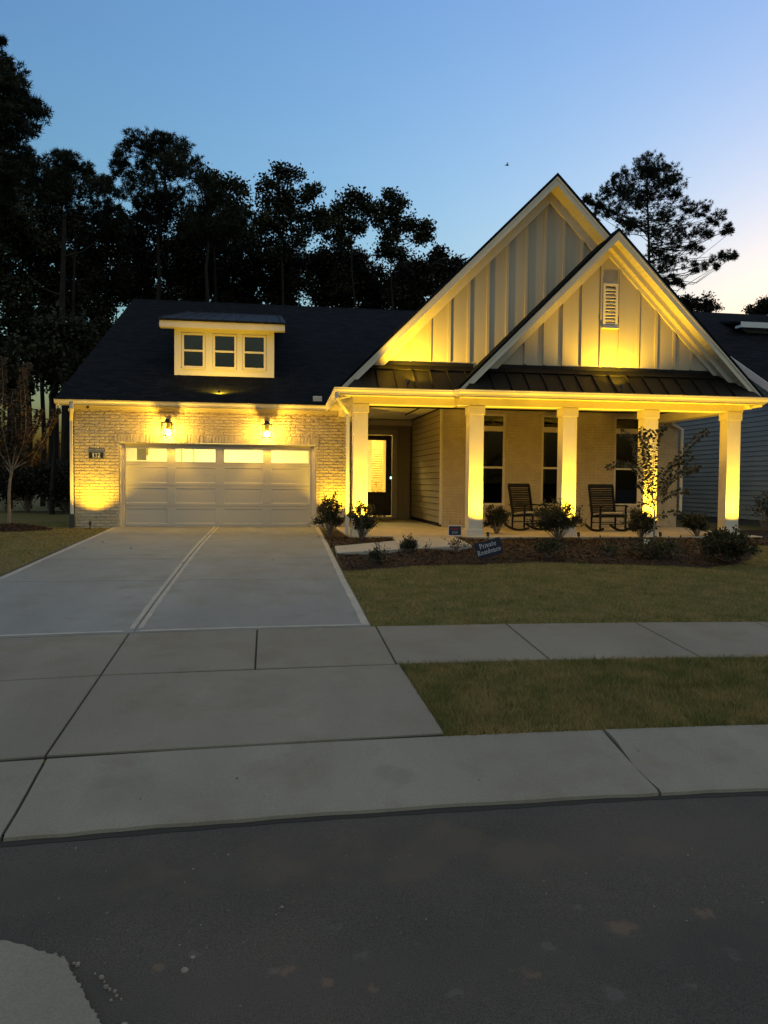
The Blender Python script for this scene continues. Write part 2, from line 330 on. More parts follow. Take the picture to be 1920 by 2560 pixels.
# dark bed below the slab joints
def dark_bed(x0, x1, v0, v1, street=True):
    xs_ = lin(x0,x1,30); vs_ = lin(v0,v1,12); n_ = len(vs_); o_ = len(jb.v)
    for x_ in xs_:
        for v_ in vs_: Y_ = yv(x_,v_) if street else v_; jb.v.append((x_,Y_,G(x_,Y_)-.004))
    for i_ in range(len(xs_)-1):
        for j_ in range(n_-1): jb.f.append((o_+i_*n_+j_,o_+(i_+1)*n_+j_,o_+(i_+1)*n_+j_+1,o_+i_*n_+j_+1))
dark_bed(-9.5,18,7.03,8.42); dark_bed(-4.4,1.24,5.26,7.03); dark_bed(-3.9,1.15,8.42,20.8,False)
# dark wavy seam where the asphalt meets the curb
for k_ in range(400):
    x_ = -8+18*k_/400; x2_ = x_+18/400; y_ = yv(x_,4.40); y2_ = yv(x2_,4.40); w1 = .045+.003*math.sin(k_*.9)+.006*math.sin(k_*.13); w2 = .045+.003*math.sin((k_+1)*.9)+.006*math.sin((k_+1)*.13)
    z_ = -.0315+.012*max(0,min(4.4-y_,6))/2; o_ = len(jb.v); jb.v += [(x_,y_+.02,z_),(x_,y_-w1,z_),(x2_,y2_-w2,z_),(x2_,y2_+.02,z_)]; jb.f.append((o_,o_+1,o_+2,o_+3))
obj('joint_bed', jb, M_joint, kind='structure', fix=False)
# pavement and driveway slabs: bevelled blocks with real gaps
def slab(mb, c, th=.09, dz=.012, ch=.010, g=.008, n=10, zf=None):
    """c: 4 corners (x,Y) anticlockwise; inset g, chamfer ch"""
    c = [np.array(p, float) for p in c]; m = sum(c)/4
    def grid(inset, z):
        out = []
        for u in np.linspace(0,1,n):
            for w in np.linspace(0,1,n):
                p = (c[0]*(1-u)+c[1]*u)*(1-w)+(c[3]*(1-u)+c[2]*u)*w; out.append(p)
        out = np.array(out)
        lu = np.linalg.norm(c[1]-c[0]); lw = np.linalg.norm(c[3]-c[0])
        U = np.repeat(np.linspace(0,1,n), n); W = np.tile(np.linspace(0,1,n), n)
        U2 = inset/lu + U*(1-2*inset/lu); W2 = inset/lw + W*(1-2*inset/lw)
        q = ((1-U2)*(1-W2))[:,None]*c[0]+(U2*(1-W2))[:,None]*c[1]+(U2*W2)[:,None]*c[2]+((1-U2)*W2)[:,None]*c[3]
        return [(p[0], p[1], G(p[0],p[1])+dz+z) for p in q]
    o = len(mb.v); top = grid(g+ch, 0); mb.v += top
    for i in range(n-1):
        for j in range(n-1): mb.f.append((o+i*n+j, o+(i+1)*n+j, o+(i+1)*n+j+1, o+i*n+j+1))
    ring = [i*n for i in range(n)] + [(n-1)*n+j for j in range(1,n)] + [i*n+n-1 for i in range(n-2,-1,-1)] + [j for j in range(n-2,0,-1)]
    mid = grid(g, -ch*.7); o2 = len(mb.v); mb.v += [mid[r] for r in ring]; low = grid(g, -th); o3 = len(mb.v); mb.v += [low[r] for r in ring]
    k = len(ring)
    for i in range(k):
        j = (i+1) % k; mb.f.append((o+ring[i], o+ring[j], o2+j, o2+i)); mb.f.append((o2+i, o2+j, o3+j, o3+i))
Yg = 20.83
def xr(Y): return float(np.interp(Y, [4.4,5.25,7.0,8.42,11,14,20.83], [1.26,1.25,1.22,1.14,1.15,1.20,1.36]))
pl = atG(149,1183); pl2 = atG(0,1249)
def xl(Y): return float(np.interp(Y, [5.0,8.42,pl2[1],pl[1],20.83], [-4.6,-4.15,pl2[0],pl[0],-3.95]))
def xc(Y): return float(np.interp(Y, [4.4,8.42,20.83],[-1.40,-1.39,-1.34]))
def ys(x, v): return yv(x, v)
mb = MB()
rows = [8.43, 11.45, 13.75, 17.2, Yg]
for a, b in zip(rows[:-1], rows[1:]):
    for L, Rr in ((xl, xc), (xc, xr)):
        xa, xb = L(a), Rr(a); x3, x4 = L(b), Rr(b)
        YA, YB = (ys(xa,a), ys(xb,a)) if a < 9 else (a - warp(xa)*.15, a - warp(xb)*.15)
        YC, YD = b - warp(x4)*(.15 if b < 14 else 0), b - warp(x3)*(.15 if b < 14 else 0)
        slab(mb, [(xa,YA),(xb,YB),(x4,YC),(x3,YD)], g=.003 if True else 0, ch=.006)
obj('driveway', mb, M_conc, kind='structure')
mb = MB()
for (a, b) in ((-9.5,-7.5),(-7.5,-6.0),(-6.0,-4.3),(-4.3,-1.43),(-1.43,-.11),(-.11,1.19),(1.19,2.69),(2.69,4.22),(4.22,5.66),(5.66,7.2),(7.2,8.8),(8.8,10.5),(10.5,14),(14,18)):
    slab(mb, [(a,ys(a,7.02)),(b,ys(b,7.02)),(b,ys(b,8.41)),(a,ys(a,8.41))], ch=.008)
obj('sidewalk', mb, M_conc2, kind='structure')
mb = MB()
slab(mb, [(-4.6,ys(-4.6,5.27)),(-1.41,ys(-1.41,5.27)),(-1.43,ys(-1.43,7.01)),(-4.3,ys(-4.3,7.01))], ch=.008)
slab(mb, [(-1.41,ys(-1.41,5.27)),(1.25,ys(1.25,5.27)),(1.22,ys(1.22,7.01)),(-1.43,ys(-1.43,7.01))], ch=.008)
obj('driveway_apron', mb, M_conc2, kind='structure')
# lighter trowelled bands beside the driveway joints and edges
mb = MB()
def band(pts, w):
    pts = [np.array(p[:2], float) for p in pts]; L = []
    for i, p in enumerate(pts):
        d = pts[min(i+1,len(pts)-1)] - pts[max(i-1,0)]; d /= np.linalg.norm(d); nrm = np.array([-d[1], d[0]]); L.append((p, nrm))
    o = len(mb.v)
    for i, (p, nrm) in enumerate(L):
        jit = .004*math.sin(i*1.7)+.003*math.sin(i*4.1)
        for s in (0, 1): q = p + nrm*(w+jit)*s; mb.v.append((q[0], q[1], G(q[0],q[1])+.0155))
    for i in range(len(L)-1): mb.f.append((o+2*i, o+2*i+1, o+2*i+3, o+2*i+2))
Ys = np.linspace(8.46, 20.8, 60)
band([(xc(y)-.016, y) for y in Ys], .052); band([(xc(y)+.016, y) for y in Ys], -.052)
band([(xr(y)-.015, y) for y in Ys], .085); band([(xl(y)+.015, y) for y in Ys], -.085)
band([(x, ys(x,8.45)) for x in np.linspace(-4.0,-1.5,30)], .06); band([(x, ys(x,8.45)) for x in np.linspace(-1.34,1.08,30)], .06)
for Yr in (11.45, 13.75):
    for xa, xb in ((xl(Yr)+.1, xc(Yr)-.08), (xc(Yr)+.08, xr(Yr)-.1)):
        band([(x, Yr-warp(x)*.15+.008) for x in np.linspace(xa, xb, 20)], .02)
obj('driveway_edging', mb, M_band, kind='structure', fix=False)
mb = MB()
mb.v += [(p[0],p[1],G(p[0],p[1])-.004) for p in [(xl(5.3),ys(-4.4,5.3)),(1.2,ys(1.2,5.3)),(1.12,8.6),(1.15,14),(1.3,20.8),(-3.9,20.8),(pl[0]+.05,pl[1]),(-4.1,8.5)]]
# path to the porch
W = [atG(722,1189), atG(855,1176), atG(836,1157.5), atG(957,1157.5), atG(1020,1187), atG(862,1196), atG(728,1204)]
mb = MB()
slab(mb, [W[6][:2], W[5][:2], (W[1]*.5+W[1]*.5)[:2], W[0][:2]], dz=.085, n=8)
slab(mb, [W[5][:2], W[4][:2], (W[3][0], 17.14), (W[2][0]-.02, 17.14)], dz=.085, n=8)
obj('front_path', mb, concrete('path_concrete', (.34,.32,.28)), kind='structure')
# mulch bed
def mulch_front(x): return float(np.interp(x, [1.2,2.9,5.1,6.6,7.5,8.5,9.4,10.2,14,20], [12.25,12.75,13.0,12.5,12.2,12.7,13.7,15.2,16.4,17])) + .04*math.sin(x*3.1)+.025*math.sin(x*8.3)
def mulch_z(x, Y):
    e = min(1, max(0, (Y-mulch_front(x))/.5)); return min(G(x,Y) + .004 + .030*e + .014*math.sin(x*2.7+Y*1.3)*e + .012*math.sin(x*5.9-Y*4.1)*e, .664)
mb = MB(); xs = lin(1.14, 16, 90); n = 40
for x in xs:
    f = mulch_front(x)
    for k in range(n):
        Y = f + (20.75-f)*k/(n-1); xx = max(x, xr(Y)+.03) if x < 1.5 else x
        mb.v.append((xx, Y, mulch_z(xx, Y) if k else G(xx,Y)-.03))
for i in range(len(xs)-1):
    for j in range(n-1): mb.f.append((i*n+j,(i+1)*n+j,(i+1)*n+j+1,i*n+j+1))
obj('mulch_bed', mb, M_mulch, kind='structure', fix=False)
rng = np.random.default_rng(5)
def inpath(x, Y):
    a = (x < W[5][0]+.05) & (x > 1.1) & (Y > np.interp(x,[W[6][0],W[5][0]],[W[6][1],W[5][1]])-.02) & (Y < np.interp(x,[W[0][0],W[1][0]],[W[0][1],W[1][1]])+.02)
    b = (Y > 12.9) & (x > np.interp(Y,[W[5][1],17.1],[W[5][0],W[2][0]])-.02) & (x < np.interp(Y,[W[4][1],17.1],[W[4][0],W[3][0]])+.02) & (Y > np.interp(x,[W[5][0],W[4][0]],[W[5][1],W[4][1]])-.02)
    return a | b
def cards(P, L, Wd, dirs, tiltv):
    """thin rectangular chips: centres P, half length L, half width Wd, direction, side vector"""
    A = P - dirs*L[:,None] - tiltv*Wd[:,None]; B = P + dirs*L[:,None] - tiltv*Wd[:,None]*.6
    Cc = P + dirs*L[:,None]*.9 + tiltv*Wd[:,None]; D = P - dirs*L[:,None]*.9 + tiltv*Wd[:,None]*.7
    V = np.stack([A,B,Cc,D],1).reshape(-1,3); F = np.arange(len(V)).reshape(-1,4); return V, F
def unit(v): return v/np.maximum(np.linalg.norm(v,axis=1,keepdims=True),1e-9)
N = 34000; x = rng.uniform(1.2,12,N); Y = rng.uniform(12,17.2,N); fr = np.array([mulch_front(a) for a in x])
keep = (Y > fr-.03) & ~inpath(x,Y) & (x > 1.24) ; x, Y = x[keep], Y[keep]
P = np.stack([x,Y,[mulch_z(a,b)+.008 for a,b in zip(x,Y)]],1); n_ = len(P)
d = unit(np.stack([rng.normal(size=n_),rng.normal(size=n_),rng.normal(size=n_)*.28],1)); s = unit(np.cross(d, np.stack([rng.normal(size=n_)*.5,rng.normal(size=n_)*.5,np.ones(n_)],1)))
V, F = cards(P, rng.uniform(.012,.045,n_), rng.uniform(.004,.011,n_), d, s)
mesh_np('mulch_chips', V, F, M_chip, kind='stuff')
# grass blades
def blades(name, x, Y, h, w, seed):
    r = np.random.default_rng(seed); n = len(x); z = np.array([G(a,b) for a,b in zip(x,Y)])-.014
    a = r.uniform(0,2*math.pi,n); b = np.stack([np.cos(a),np.sin(a),np.zeros(n)],1)
    lean = np.stack([r.normal(size=n)*.5,r.normal(size=n)*.5,np.ones(n)],1)
    P = np.stack([x,Y,z],1); H = (h*r.uniform(.5,1.25,n))[:,None]; Wd = (w*r.uniform(.6,1.3,n))[:,None]
    V = np.stack([P-b*Wd,P+b*Wd,P+lean*H],1).reshape(-1,3); F = np.arange(3*n).reshape(-1,3)
    return mesh_np(name, V, F, M_grass, kind='stuff')
def clump(x, Y, keepf, seed):
    return x, Y
N = 95000; x = rng.uniform(1.2,7.6,N); v = rng.uniform(5.235,7.045,N); Y = np.array([yv(a,b) for a,b in zip(x,v)])
k = x > np.array([xr(b) for b in Y])-.02*rng.random(N)+.005; Y2 = Y[k]; x2 = x[k]
blades('verge_grass', x2, Y2, .050, .0040, 1)
N = 9000; x = rng.uniform(1.25,7.6,N); v = rng.uniform(5.27,7.0,N); Y = np.array([yv(a,b) for a,b in zip(x,v)])
q = np.sin(x*5.1+Y*3.3)+np.sin(x*2.3-Y*7.1)+rng.normal(size=N)*.6; k = (x > np.array([xr(b) for b in Y])+.01) & (q > .5)
blades('verge_tufts', x[k], Y[k], .085, .0045, 5)
N = 150000; x = rng.uniform(1.15,11.5,N); Y = 8.3+rng.random(N)**1.15*(17-8.3)
k = (np.array([b+warp(a)*fade(b) for a,b in zip(x,Y)]) > 8.40+.03*np.sin(x*9)*rng.random(len(x))) & (x > np.array([xr(b) for b in Y])+.01) & (Y < np.array([mulch_front(a) for a in x])+.03) & (x < Y*.72+1)
blades('lawn_grass', x[k], Y[k], .034, .0060, 2)
N = 40000; x = rng.uniform(-9.5,-3.9,N); Y = rng.uniform(11,24,N)
k = (x < np.array([xl(b) for b in Y])-.01) & (x > -Y*.45-.4) & ((Y < 20.6) | (x < -5.0))
blades('side_lawn_grass', x[k], Y[k], .030, .007, 3)
# broken concrete edge patch in the street
pp = [(-30,2030),(0,2038),(60,2052),(110,2070),(143,2078),(150,2100),(168,2128),(178,2150),(200,2186),(215,2210),(230,2250),(240,2300),(-60,2300)]
pw = [atZ(a,b,-.02) for a,b in pp]
rr = random.Random(4); mb = MB(); outl = []
for i in range(len(pw)-2):
    a, b = pw[i], pw[i+1]
    for t in range(6):
        q = a*(1-t/6)+b*t/6; j = .006 if 0 < i < 10 else 0; outl.append((q[0]+rr.uniform(-j,j), q[1]+rr.uniform(-j,j)))
outl += [tuple(pw[-2][:2]), tuple(pw[-1][:2])]
mb.prism(outl, -.12, -.004, 'Z'); obj('street_patch', mb, M_conc2, kind='structure')
def pebble(mb, c, r, rr, flat=.5, n=7):
    c = Vector(c); a0 = rr.uniform(0,6); ring = [(c.x+r*rr.uniform(.7,1.2)*math.cos(a0+2*math.pi*i/n), c.y+r*rr.uniform(.7,1.2)*math.sin(a0+2*math.pi*i/n)) for i in range(n)]
    vs = [(x,y,c.z-.004) for x,y in ring] + [(c.x+(x-c.x)*.75, c.y+(y-c.y)*.75, c.z+r*flat*rr.uniform(.6,1)) for x,y in ring]
    mb.add(vs, [tuple(range(n,2*n))] + [(i,(i+1)%n,(i+1)%n+n,i+n) for i in range(n)])
mb = MB()
for (a,b,r_) in [(120,2063,.011),(135,2069,.009),(168,2083,.012),(160,2081,.009),(219,2111,.012),(229,2131,.011),(237,2137,.008),(252,2150,.006),(262,2158,.005),(268,2215,.014),(278,2222,.010),(205,2103,.006),(248,2140,.007),(240,2160,.006),(226,2120,.006)]:
    p = atZ(a,b,-.02); pebble(mb, p, r_*1.0, rr)
for k in range(150):
    p = atZ(rr.uniform(0,1659), rr.uniform(1810,2212), -.028); pebble(mb, p, rr.choice([.0016,.002,.0025,.003,.004,.006]), rr)
for (a,b,r_) in [(609,1959,.010),(596,2175 if False else 1975,.004),(417,2068,.012),(398,2096,.020),(580,2112,.006)]: p = atZ(a,b,-.028); pebble(mb, p, r_, rr, .3)
obj('street_gravel', mb, M_stone, kind='stuff')
mb = MB()
def smear(a, b, r_, n=14):
    p = atZ(a,b,-.022); ring = [(p[0]+r_*(1+.35*rr.uniform(-1,1))*math.cos(2*math.pi*i/n)*1.3, p[1]+r_*(1+.35*rr.uniform(-1,1))*math.sin(2*math.pi*i/n)) for i in range(n)]
    zz = -0.035+0.012*max(0,min(4.4-p[1],6))/2+.003
    mb.add([(x,y,zz) for x,y in ring], [tuple(range(n))])
for a in [] and [(615,2098,.034),(700,2120,.028),(803,2140,.024),(344,2092,.016),(1340,2005,.05),(1523,1976,.028),(1142,2108,.034),(800,2080-85,.018),(1185,1932,.02)]: smear(a[0],a[1],a[2]*.72)
mb = MB()
for k in range(46): # dark specks and leaves on the concrete
    a, b = rr.uniform(300,1600), rr.uniform(1600,1900); p = atZ(a,b,.03)
    if 4.5 < p[1]+warp(p[0]) < 5.2: pebble(mb, (p[0],p[1],.07+.0), rr.choice([.003,.005,.008]), rr)
def cardleaf(mb, p, s, rr):
    a = rr.uniform(0,6.3); u = Vector((math.cos(a),math.sin(a),rr.uniform(-.2,.4)))*s; w = Vector((-math.sin(a),math.cos(a),rr.uniform(-.2,.4)))*s*.5; p = Vector(p)
    mb.add([p-u,p+w,p+u,p-w],[(0,1,2,3)])
for k in range(70):
    Y = rr.uniform(13,20.5); x = rr.uniform(-3.8,1.2); cardleaf(mb, (x,Y,G(x,Y)+.022), rr.uniform(.012,.035), rr)
for k in range(60):
    Y = rr.uniform(14,20.5); x = rr.uniform(-8,-4); cardleaf(mb, (x,Y,G(x,Y)+.03), rr.uniform(.02,.05), rr)
for k in range(60):
    x = rr.uniform(1.5,9); Y = rr.uniform(8.8,12.5); cardleaf(mb, (x,Y,G(x,Y)+.03), rr.uniform(.01,.03), rr)
obj('fallen_leaves', mb, mat('dry_leaves', (.10,.06,.03), .9, col2=(.28,.20,.12), vscale=3), kind='stuff', fix=False)

# ------------------------------------------------------------------ the house
H = empty('house', (3.2, 20.8, .70), 'brick and board house with two steep gables over its lit porch and garage', 'house')
def part(name, mb, m, parent=H, **k): return obj(name, mb, m, parent, **k)
def two_mat(o, m2, start):
    o.data.materials.append(m2); n = len(o.data.polygons); idx = [0]*start + [1]*(n-start); o.data.polygons.foreach_set('material_index', idx); return o
def rects_minus(x0,x1,z0,z1,holes):
    xs = sorted({x0,x1,*[h[0] for h in holes],*[h[1] for h in holes]}); zs = sorted({z0,z1,*[h[2] for h in holes],*[h[3] for h in holes]})
    xs = [x for x in xs if x0 <= x <= x1]; zs = [z for z in zs if z0 <= z <= z1]; out = []
    for a,b in zip(xs[:-1],xs[1:]):
        for c,d in zip(zs[:-1],zs[1:]):
            mx, mz = (a+b)/2, (c+d)/2
            if not any(h[0] < mx < h[1] and h[2] < mz < h[3] for h in holes): out.append((a,b,c,d))
    return out
def brick_wall(name, x0, x1, z0, z1, Yf, holes, relief, rough, seed, parent=H, label=None):
    """painted brick wall facing -Y; bricks are real, tumbled relief on a mortar bed"""
    r = random.Random(seed); mb = MB()
    for a,b,c,d in rects_minus(x0,x1,z0,z1,holes): mb.box(a,b,Yf+.012,Yf+.14,c,d)
    nb = len(mb.f); bw, bh, g = .252, .0805, .010; row = 0; z = z0
    def one(a, b, c, d):
        nx = max(2, int((b-a)/.032)+1); nz = 4; o = len(mb.v)
        tx, tz, off = r.gauss(0,.010*rough), r.gauss(0,.03*rough), r.gauss(0,.0022*rough)
        ph = r.uniform(0,6)
        for i in range(nx+1):
            for j in range(nz+1):
                u, w = i/nx, j/nz; e = 1 if 0 < i < nx and 0 < j < nz else .35
                n_ = (math.sin(u*9+ph)+math.sin(w*5+ph*2))*.0011*rough + r.gauss(0,.0016)*rough
                edge = 0 if e == 1 else .004
                mb.v.append((a+(b-a)*u + r.gauss(0,.0012)*rough*(e<1), Yf - relief + edge + off + (u-.5)*tx*.25 + (w-.5)*tz*.1 + n_, c+(d-c)*w + r.gauss(0,.0014)*rough*(e<1)))
        for i in range(nx):
            for j in range(nz): k = o+i*(nz+1)+j; mb.f.append((k, k+nz+1, k+nz+2, k+1))
        ring = [o+i*(nz+1) for i in range(nx+1)]+[o+nx*(nz+1)+j for j in range(1,nz+1)]+[o+i*(nz+1)+nz for i in range(nx-1,-1,-1)]+[o+j for j in range(nz-1,0,-1)]
        o2 = len(mb.v); mb.v += [(mb.v[q][0], Yf+.02, mb.v[q][2]) for q in ring]; k = len(ring)
        for i in range(k): mb.f.append((ring[i], o2+i, o2+(i+1)%k, ring[(i+1)%k]))
    while z < z1-.01:
        zt = min(z+bh-g, z1); x = x0 - (bw/2 if row % 2 else 0)
        while x < x1:
            a, b = max(x, x0), min(x+bw-g, x1); segs = [(a,b)]
            for h in holes:
                if h[2] < zt-.005 and h[3] > z+.005:
                    ns = []
                    for s in segs:
                        if s[1] <= h[0] or s[0] >= h[1]: ns.append(s)
                        else:
                            if s[0] < h[0]: ns.append((s[0], h[0]))
                            if s[1] > h[1]: ns.append((h[1], s[1]))
                    segs = ns
            for s in segs:
                if s[1]-s[0] > .02: one(s[0], s[1], z, zt)
            x += bw
        z += bh; row += 1
    o = obj(name, mb, M_mortar, parent, fix=False, label=label); return two_mat(o, M_brick, nb)
def soldier(name, x0, x1, z0, z1, Yf, relief, parent, seed=3, rough=1.0):
    r = random.Random(seed); mb = MB(); mb.box(x0,x1,Yf-relief+.014,Yf+.05,z0,z1); nb = len(mb.f); x = x0
    while x < x1-.02:
        b = min(x+.070, x1); dz = r.gauss(0,.002)*rough; dy = r.gauss(0,.004)*rough; t = r.gauss(0,.003)*rough
        y = Yf-relief+dy
        mb.add([(x,y-t,z0+dz),(b,y+t,z0+dz),(b,Yf,z0),(x,Yf,z0),(x,y+t,z1+dz),(b,y-t,z1+dz),(b,Yf,z1),(x,Yf,z1)],[(0,3,2,1),(4,5,6,7),(0,1,5,4),(1,2,6,5),(2,3,7,6),(3,0,4,7)]); x += .080
    o = obj(name, mb, M_mortar, parent); return two_mat(o, M_brick, nb)
YW = 20.80
GX0, GX1, GZ1 = -3.83, 1.28, 2.90                 # garage opening
gw = brick_wall('garage_wall', -4.93, 2.20, .55, 3.80, YW, [(GX0,GX1,0,GZ1),(-3.93,1.34,2.90,3.12)], .010, 1.05, 11)
soldier('lintel_course', -3.93, 1.34, 2.905, 3.115, YW, .022, gw, 3, .8)
# weep-hole slots at the wall base
mb = MB(); mb.box(-4.406,-4.394,YW-.018,YW-.002,.93,1.0); obj('weep_hole', mb, M_joint, gw)
part('weep_hole', mb, M_joint, kind='stuff') if False else None
WHX = (5.0, 5.28, 7.25, 7.5, 8.95, 9.2, 11.5)
WX = [(5.47,6.57),(7.62,8.71),(9.79,10.88)]; WZ0, WZ1 = 1.30, 3.86
holes = [(a,b,1.17,WZ1) for a,b in WX]
fw = brick_wall('front_wall', 4.76, 11.73, .55, 4.10, YW, holes, .004, .35, 12)
for x in WHX: mb = MB(); mb.box(x-.006,x+.006,YW-.013,YW-.002,.80,.87); obj('weep_hole', mb, M_joint, fw)
for i,(a,b) in enumerate(WX): soldier('sill', a-.10, b+.10, 1.175, 1.295, YW, .045, fw, 20+i, .5)
# garage side wall, far side wall and back, hidden volumes that close the house
mb = MB(); mb.prism([(20.8+.15,.3),(43,.3),(43,4.0),(31.9,8.85),(20.95,4.0)], -4.93, -4.80, 'X'); mb.prism([(20.95,.3),(43,.3),(43,4.0),(31.9,8.85),(20.95,4.0)], 11.60, 11.73, 'X'); mb.box(-4.8,11.6,42.9,43,.3,3.95)
part('side_wall', mb, M_brick)
# entry recess: garage return, lap-sided wall, door wall
mb = MB(); mb.box(2.06,2.18,20.95,25.3,.69,4.02); part('entry_side_wall', mb, M_lap)
mb = MB()
z = .80; k = 0
while z < 3.95:
    zt = min(z+.166, 3.97); mb.prism([(4.745-.026,z),(4.745,z),(4.745,zt),(4.745-.006,zt)], 20.86, 25.25, 'Y') ; z += .178
lw = part('lap_siding_wall', mb, M_lap); mb = MB(); mb.box(4.742,4.76,20.86,25.3,.7,4.02); obj('lap_shadow_backing', mb, M_joint, lw)  # dark backing puts the laps' shadow lines into the board gaps as colour
mb = MB(); mb.box(4.70,4.765,20.782,20.86,.77,4.0); part('corner_board', mb, M_trim, bevel=.004)
mb = MB()
DX0, DX1, DZ0, DZ1 = 2.86, 4.08, .80, 3.49
for a,b,c,d in rects_minus(2.06,4.75,.69,4.05,[(DX0,DX1,.69,DZ1)]): mb.box(a,b,25.3,25.4,c,d)
for x in (4.28+.0,4.50): mb.box(x,x+.05,25.28,25.3,.7,4.02)
part('door_wall', mb, mat('tan_board_wall', (.30,.26,.20), .7))
mb = MB(); mb.box(DX0-.16,DX0,25.25,25.3,.72,DZ1+.17); mb.box(DX1,DX1+.16,25.25,25.3,.72,DZ1+.17); mb.box(DX0,DX1,25.25,25.3,DZ1,DZ1+.17); mb.box(DX0,DX1,25.22,25.3,.70,.80)
part('door_casing', mb, mat('entry_casing', (.42,.38,.31), .5), bevel=.006)
mb = MB(); mb.box(2.18,4.72,25.20,25.30,3.80,3.98); part('entry_crown_trim', mb, M_trim, bevel=.01)
# front door
LX0, LX1, LZ0, LZ1 = 3.06, 3.87, 1.60, 3.32
mb = MB()
for a,b,c,d in rects_minus(DX0+.01,DX1-.01,.805,DZ1-.01,[(LX0,LX1,LZ0,LZ1)]): mb.box(a,b,25.30,25.345,c,d)
for a,b,c,d in rects_minus(LX0-.05,LX1+.05,LZ0-.05,LZ1+.05,[(LX0,LX1,LZ0,LZ1)]): mb.box(a,b,25.285,25.30,c,d)
for a,b,c,d in rects_minus(LX0,LX1,.98,1.45,[(LX0+.06,LX1-.06,1.04,1.39)]): mb.box(a,b,25.290,25.30,c,d)
fd = part('front_door', mb, M_door)
mb = MB(); mb.box(LX0-.002,LX1+.002,25.315,25.325,LZ0-.002,LZ1+.002); obj('door_glass', mb, M_clear, fd)
mb = MB(); mb.box(4.0,4.07,25.26,25.30,2.02,2.20); obj('door_lock', mb, M_black, fd, bevel=.01)
mb = MB(); mb.box(4.012,4.058,25.252,25.258,2.04,2.11); obj('lock_keypad', mb, M_green, fd)
# lit hallway behind the door
mb = MB(); mb.box(2.0,5.2,30.0,30.1,.6,4.2); mb.box(1.9,2.0,25.42,30,.6,4.2); mb.box(5.2,5.3,25.42,30,.6,4.2); mb.box(2,5.2,25.42,30,3.9,4.0); mb.box(2,5.2,25.36,30,.6,.72); mb.box(4.70,5.2,25.3,25.42,.5,4.1)
part('hallway', mb, mat('hallway_paint', (.80,.72,.50), .8))
s0_, s1_ = atY(803,1000,27.9)[0], atY(827,1000,27.9)[0]
mb = MB(); mb.box(s0_,s1_,27.9,27.96,.72,3.88); z = .75
while z < 3.82: mb.box(s0_-.01,s1_+.01,27.86,27.90,z,z+.05); z += .085
part('slatted_screen', mb, M_wood)
mb = MB(); mb.tube([(3.80,27.2,.72),(3.80,27.2,1.55),(3.86,27.2,1.75),(3.78,27.2,1.95)],.03); mb.box(3.74,3.9,27.1,27.3,1.98,2.05); mb.box(3.70,3.95,27.0,27.3,1.42,1.47); mb.box(3.03,3.12,27.0,27.3,.72,1.9)
part('hall_chair', mb, M_wood)
l = bpy.data.lights.new('hall_light','AREA'); l.energy = LP['hall']; l.size = .7; l.color = (1,.80,.26); lo = bpy.data.objects.new('hall_light', l); COL.objects.link(lo); lo.location = (3.4,26.6,3.85); lo.parent = H; lo.matrix_parent_inverse = Matrix.Translation(-H.location)
# garage door: four sections, recessed long panels, top lights
DP = [(-3.67,-2.63),(-2.42,-1.38),(-1.16,-.13),(.08,1.09)]
gx0, gx1 = -3.72, 1.18
mb = MB(); YD = YW+.13
wins = [(a,b,2.41,2.755) for a,b in DP]
pans = [(a,b,c,d) for a,b in DP for c,d in ((1.86,2.26),(1.32,1.71),(.78,1.17))]
seams = [.705,1.243,1.786,2.325,2.895]
for c,d in zip(seams[:-1],seams[1:]):
    for r_ in rects_minus(gx0,gx1,c+.004,d-.004,wins+pans): mb.box(r_[0],r_[1],YD,YD+.04,r_[2],r_[3])
mb.box(gx0,gx1,YD+.030,YD+.045,.66,2.40); mb.box(gx0,gx1,YD+.0,YD+.03,.66,.706); mb.box(gx0,gx1,YD+.012,YD+.02,2.32,2.34)
for a,b,c,d in pans:     # raised field with sloped border, clear shadow lines
    e = .016
    mb.add([(a,YD,c),(b,YD,c),(b,YD,d),(a,YD,d),(a+e,YD+.007,c+e),(b-e,YD+.007,c+e),(b-e,YD+.007,d-e),(a+e,YD+.007,d-e)],[(0,1,5,4),(1,2,6,5),(2,3,7,6),(3,0,4,7),(4,5,6,7)])
gd = part('garage_door', mb, M_gdoor, fix=False)
mb = MB()
for a,b,c,d in wins:
    for r_ in rects_minus(a-.02,b+.02,c-.02,d+.02,[(a+.006,b-.006,c+.006,d-.006)]): mb.box(r_[0],r_[1],YD-.006,YD-.0005,r_[2],r_[3])
obj('window_frame', mb, M_gdoor, gd)
for a,b,c,d in wins: p_ = MB(); p_.box(a-.001,b+.001,YD+.012,YD+.018,c-.001,d+.001); obj('window_pane', p_, M_clear, gd)
mb = MB()
for s in (-1,1):
    xa = GX0 if s < 0 else GX1; xb = gx0 if s < 0 else gx1; lo_, hi_ = min(xa,xb), max(xa,xb)
    mb.box(lo_,hi_,YD-.03,YD+.06,.70,GZ1-.005); mb.box(xa-(.0 if s<0 else .045),xa+(.045 if s<0 else 0),YW+.03,YD-.03,.70,GZ1-.005)
mb.box(GX0+.045,GX1-.045,YW+.03,YD-.002,GZ1-.03,GZ1-.004)
part('garage_door_trim', mb, M_trim, bevel=.004)
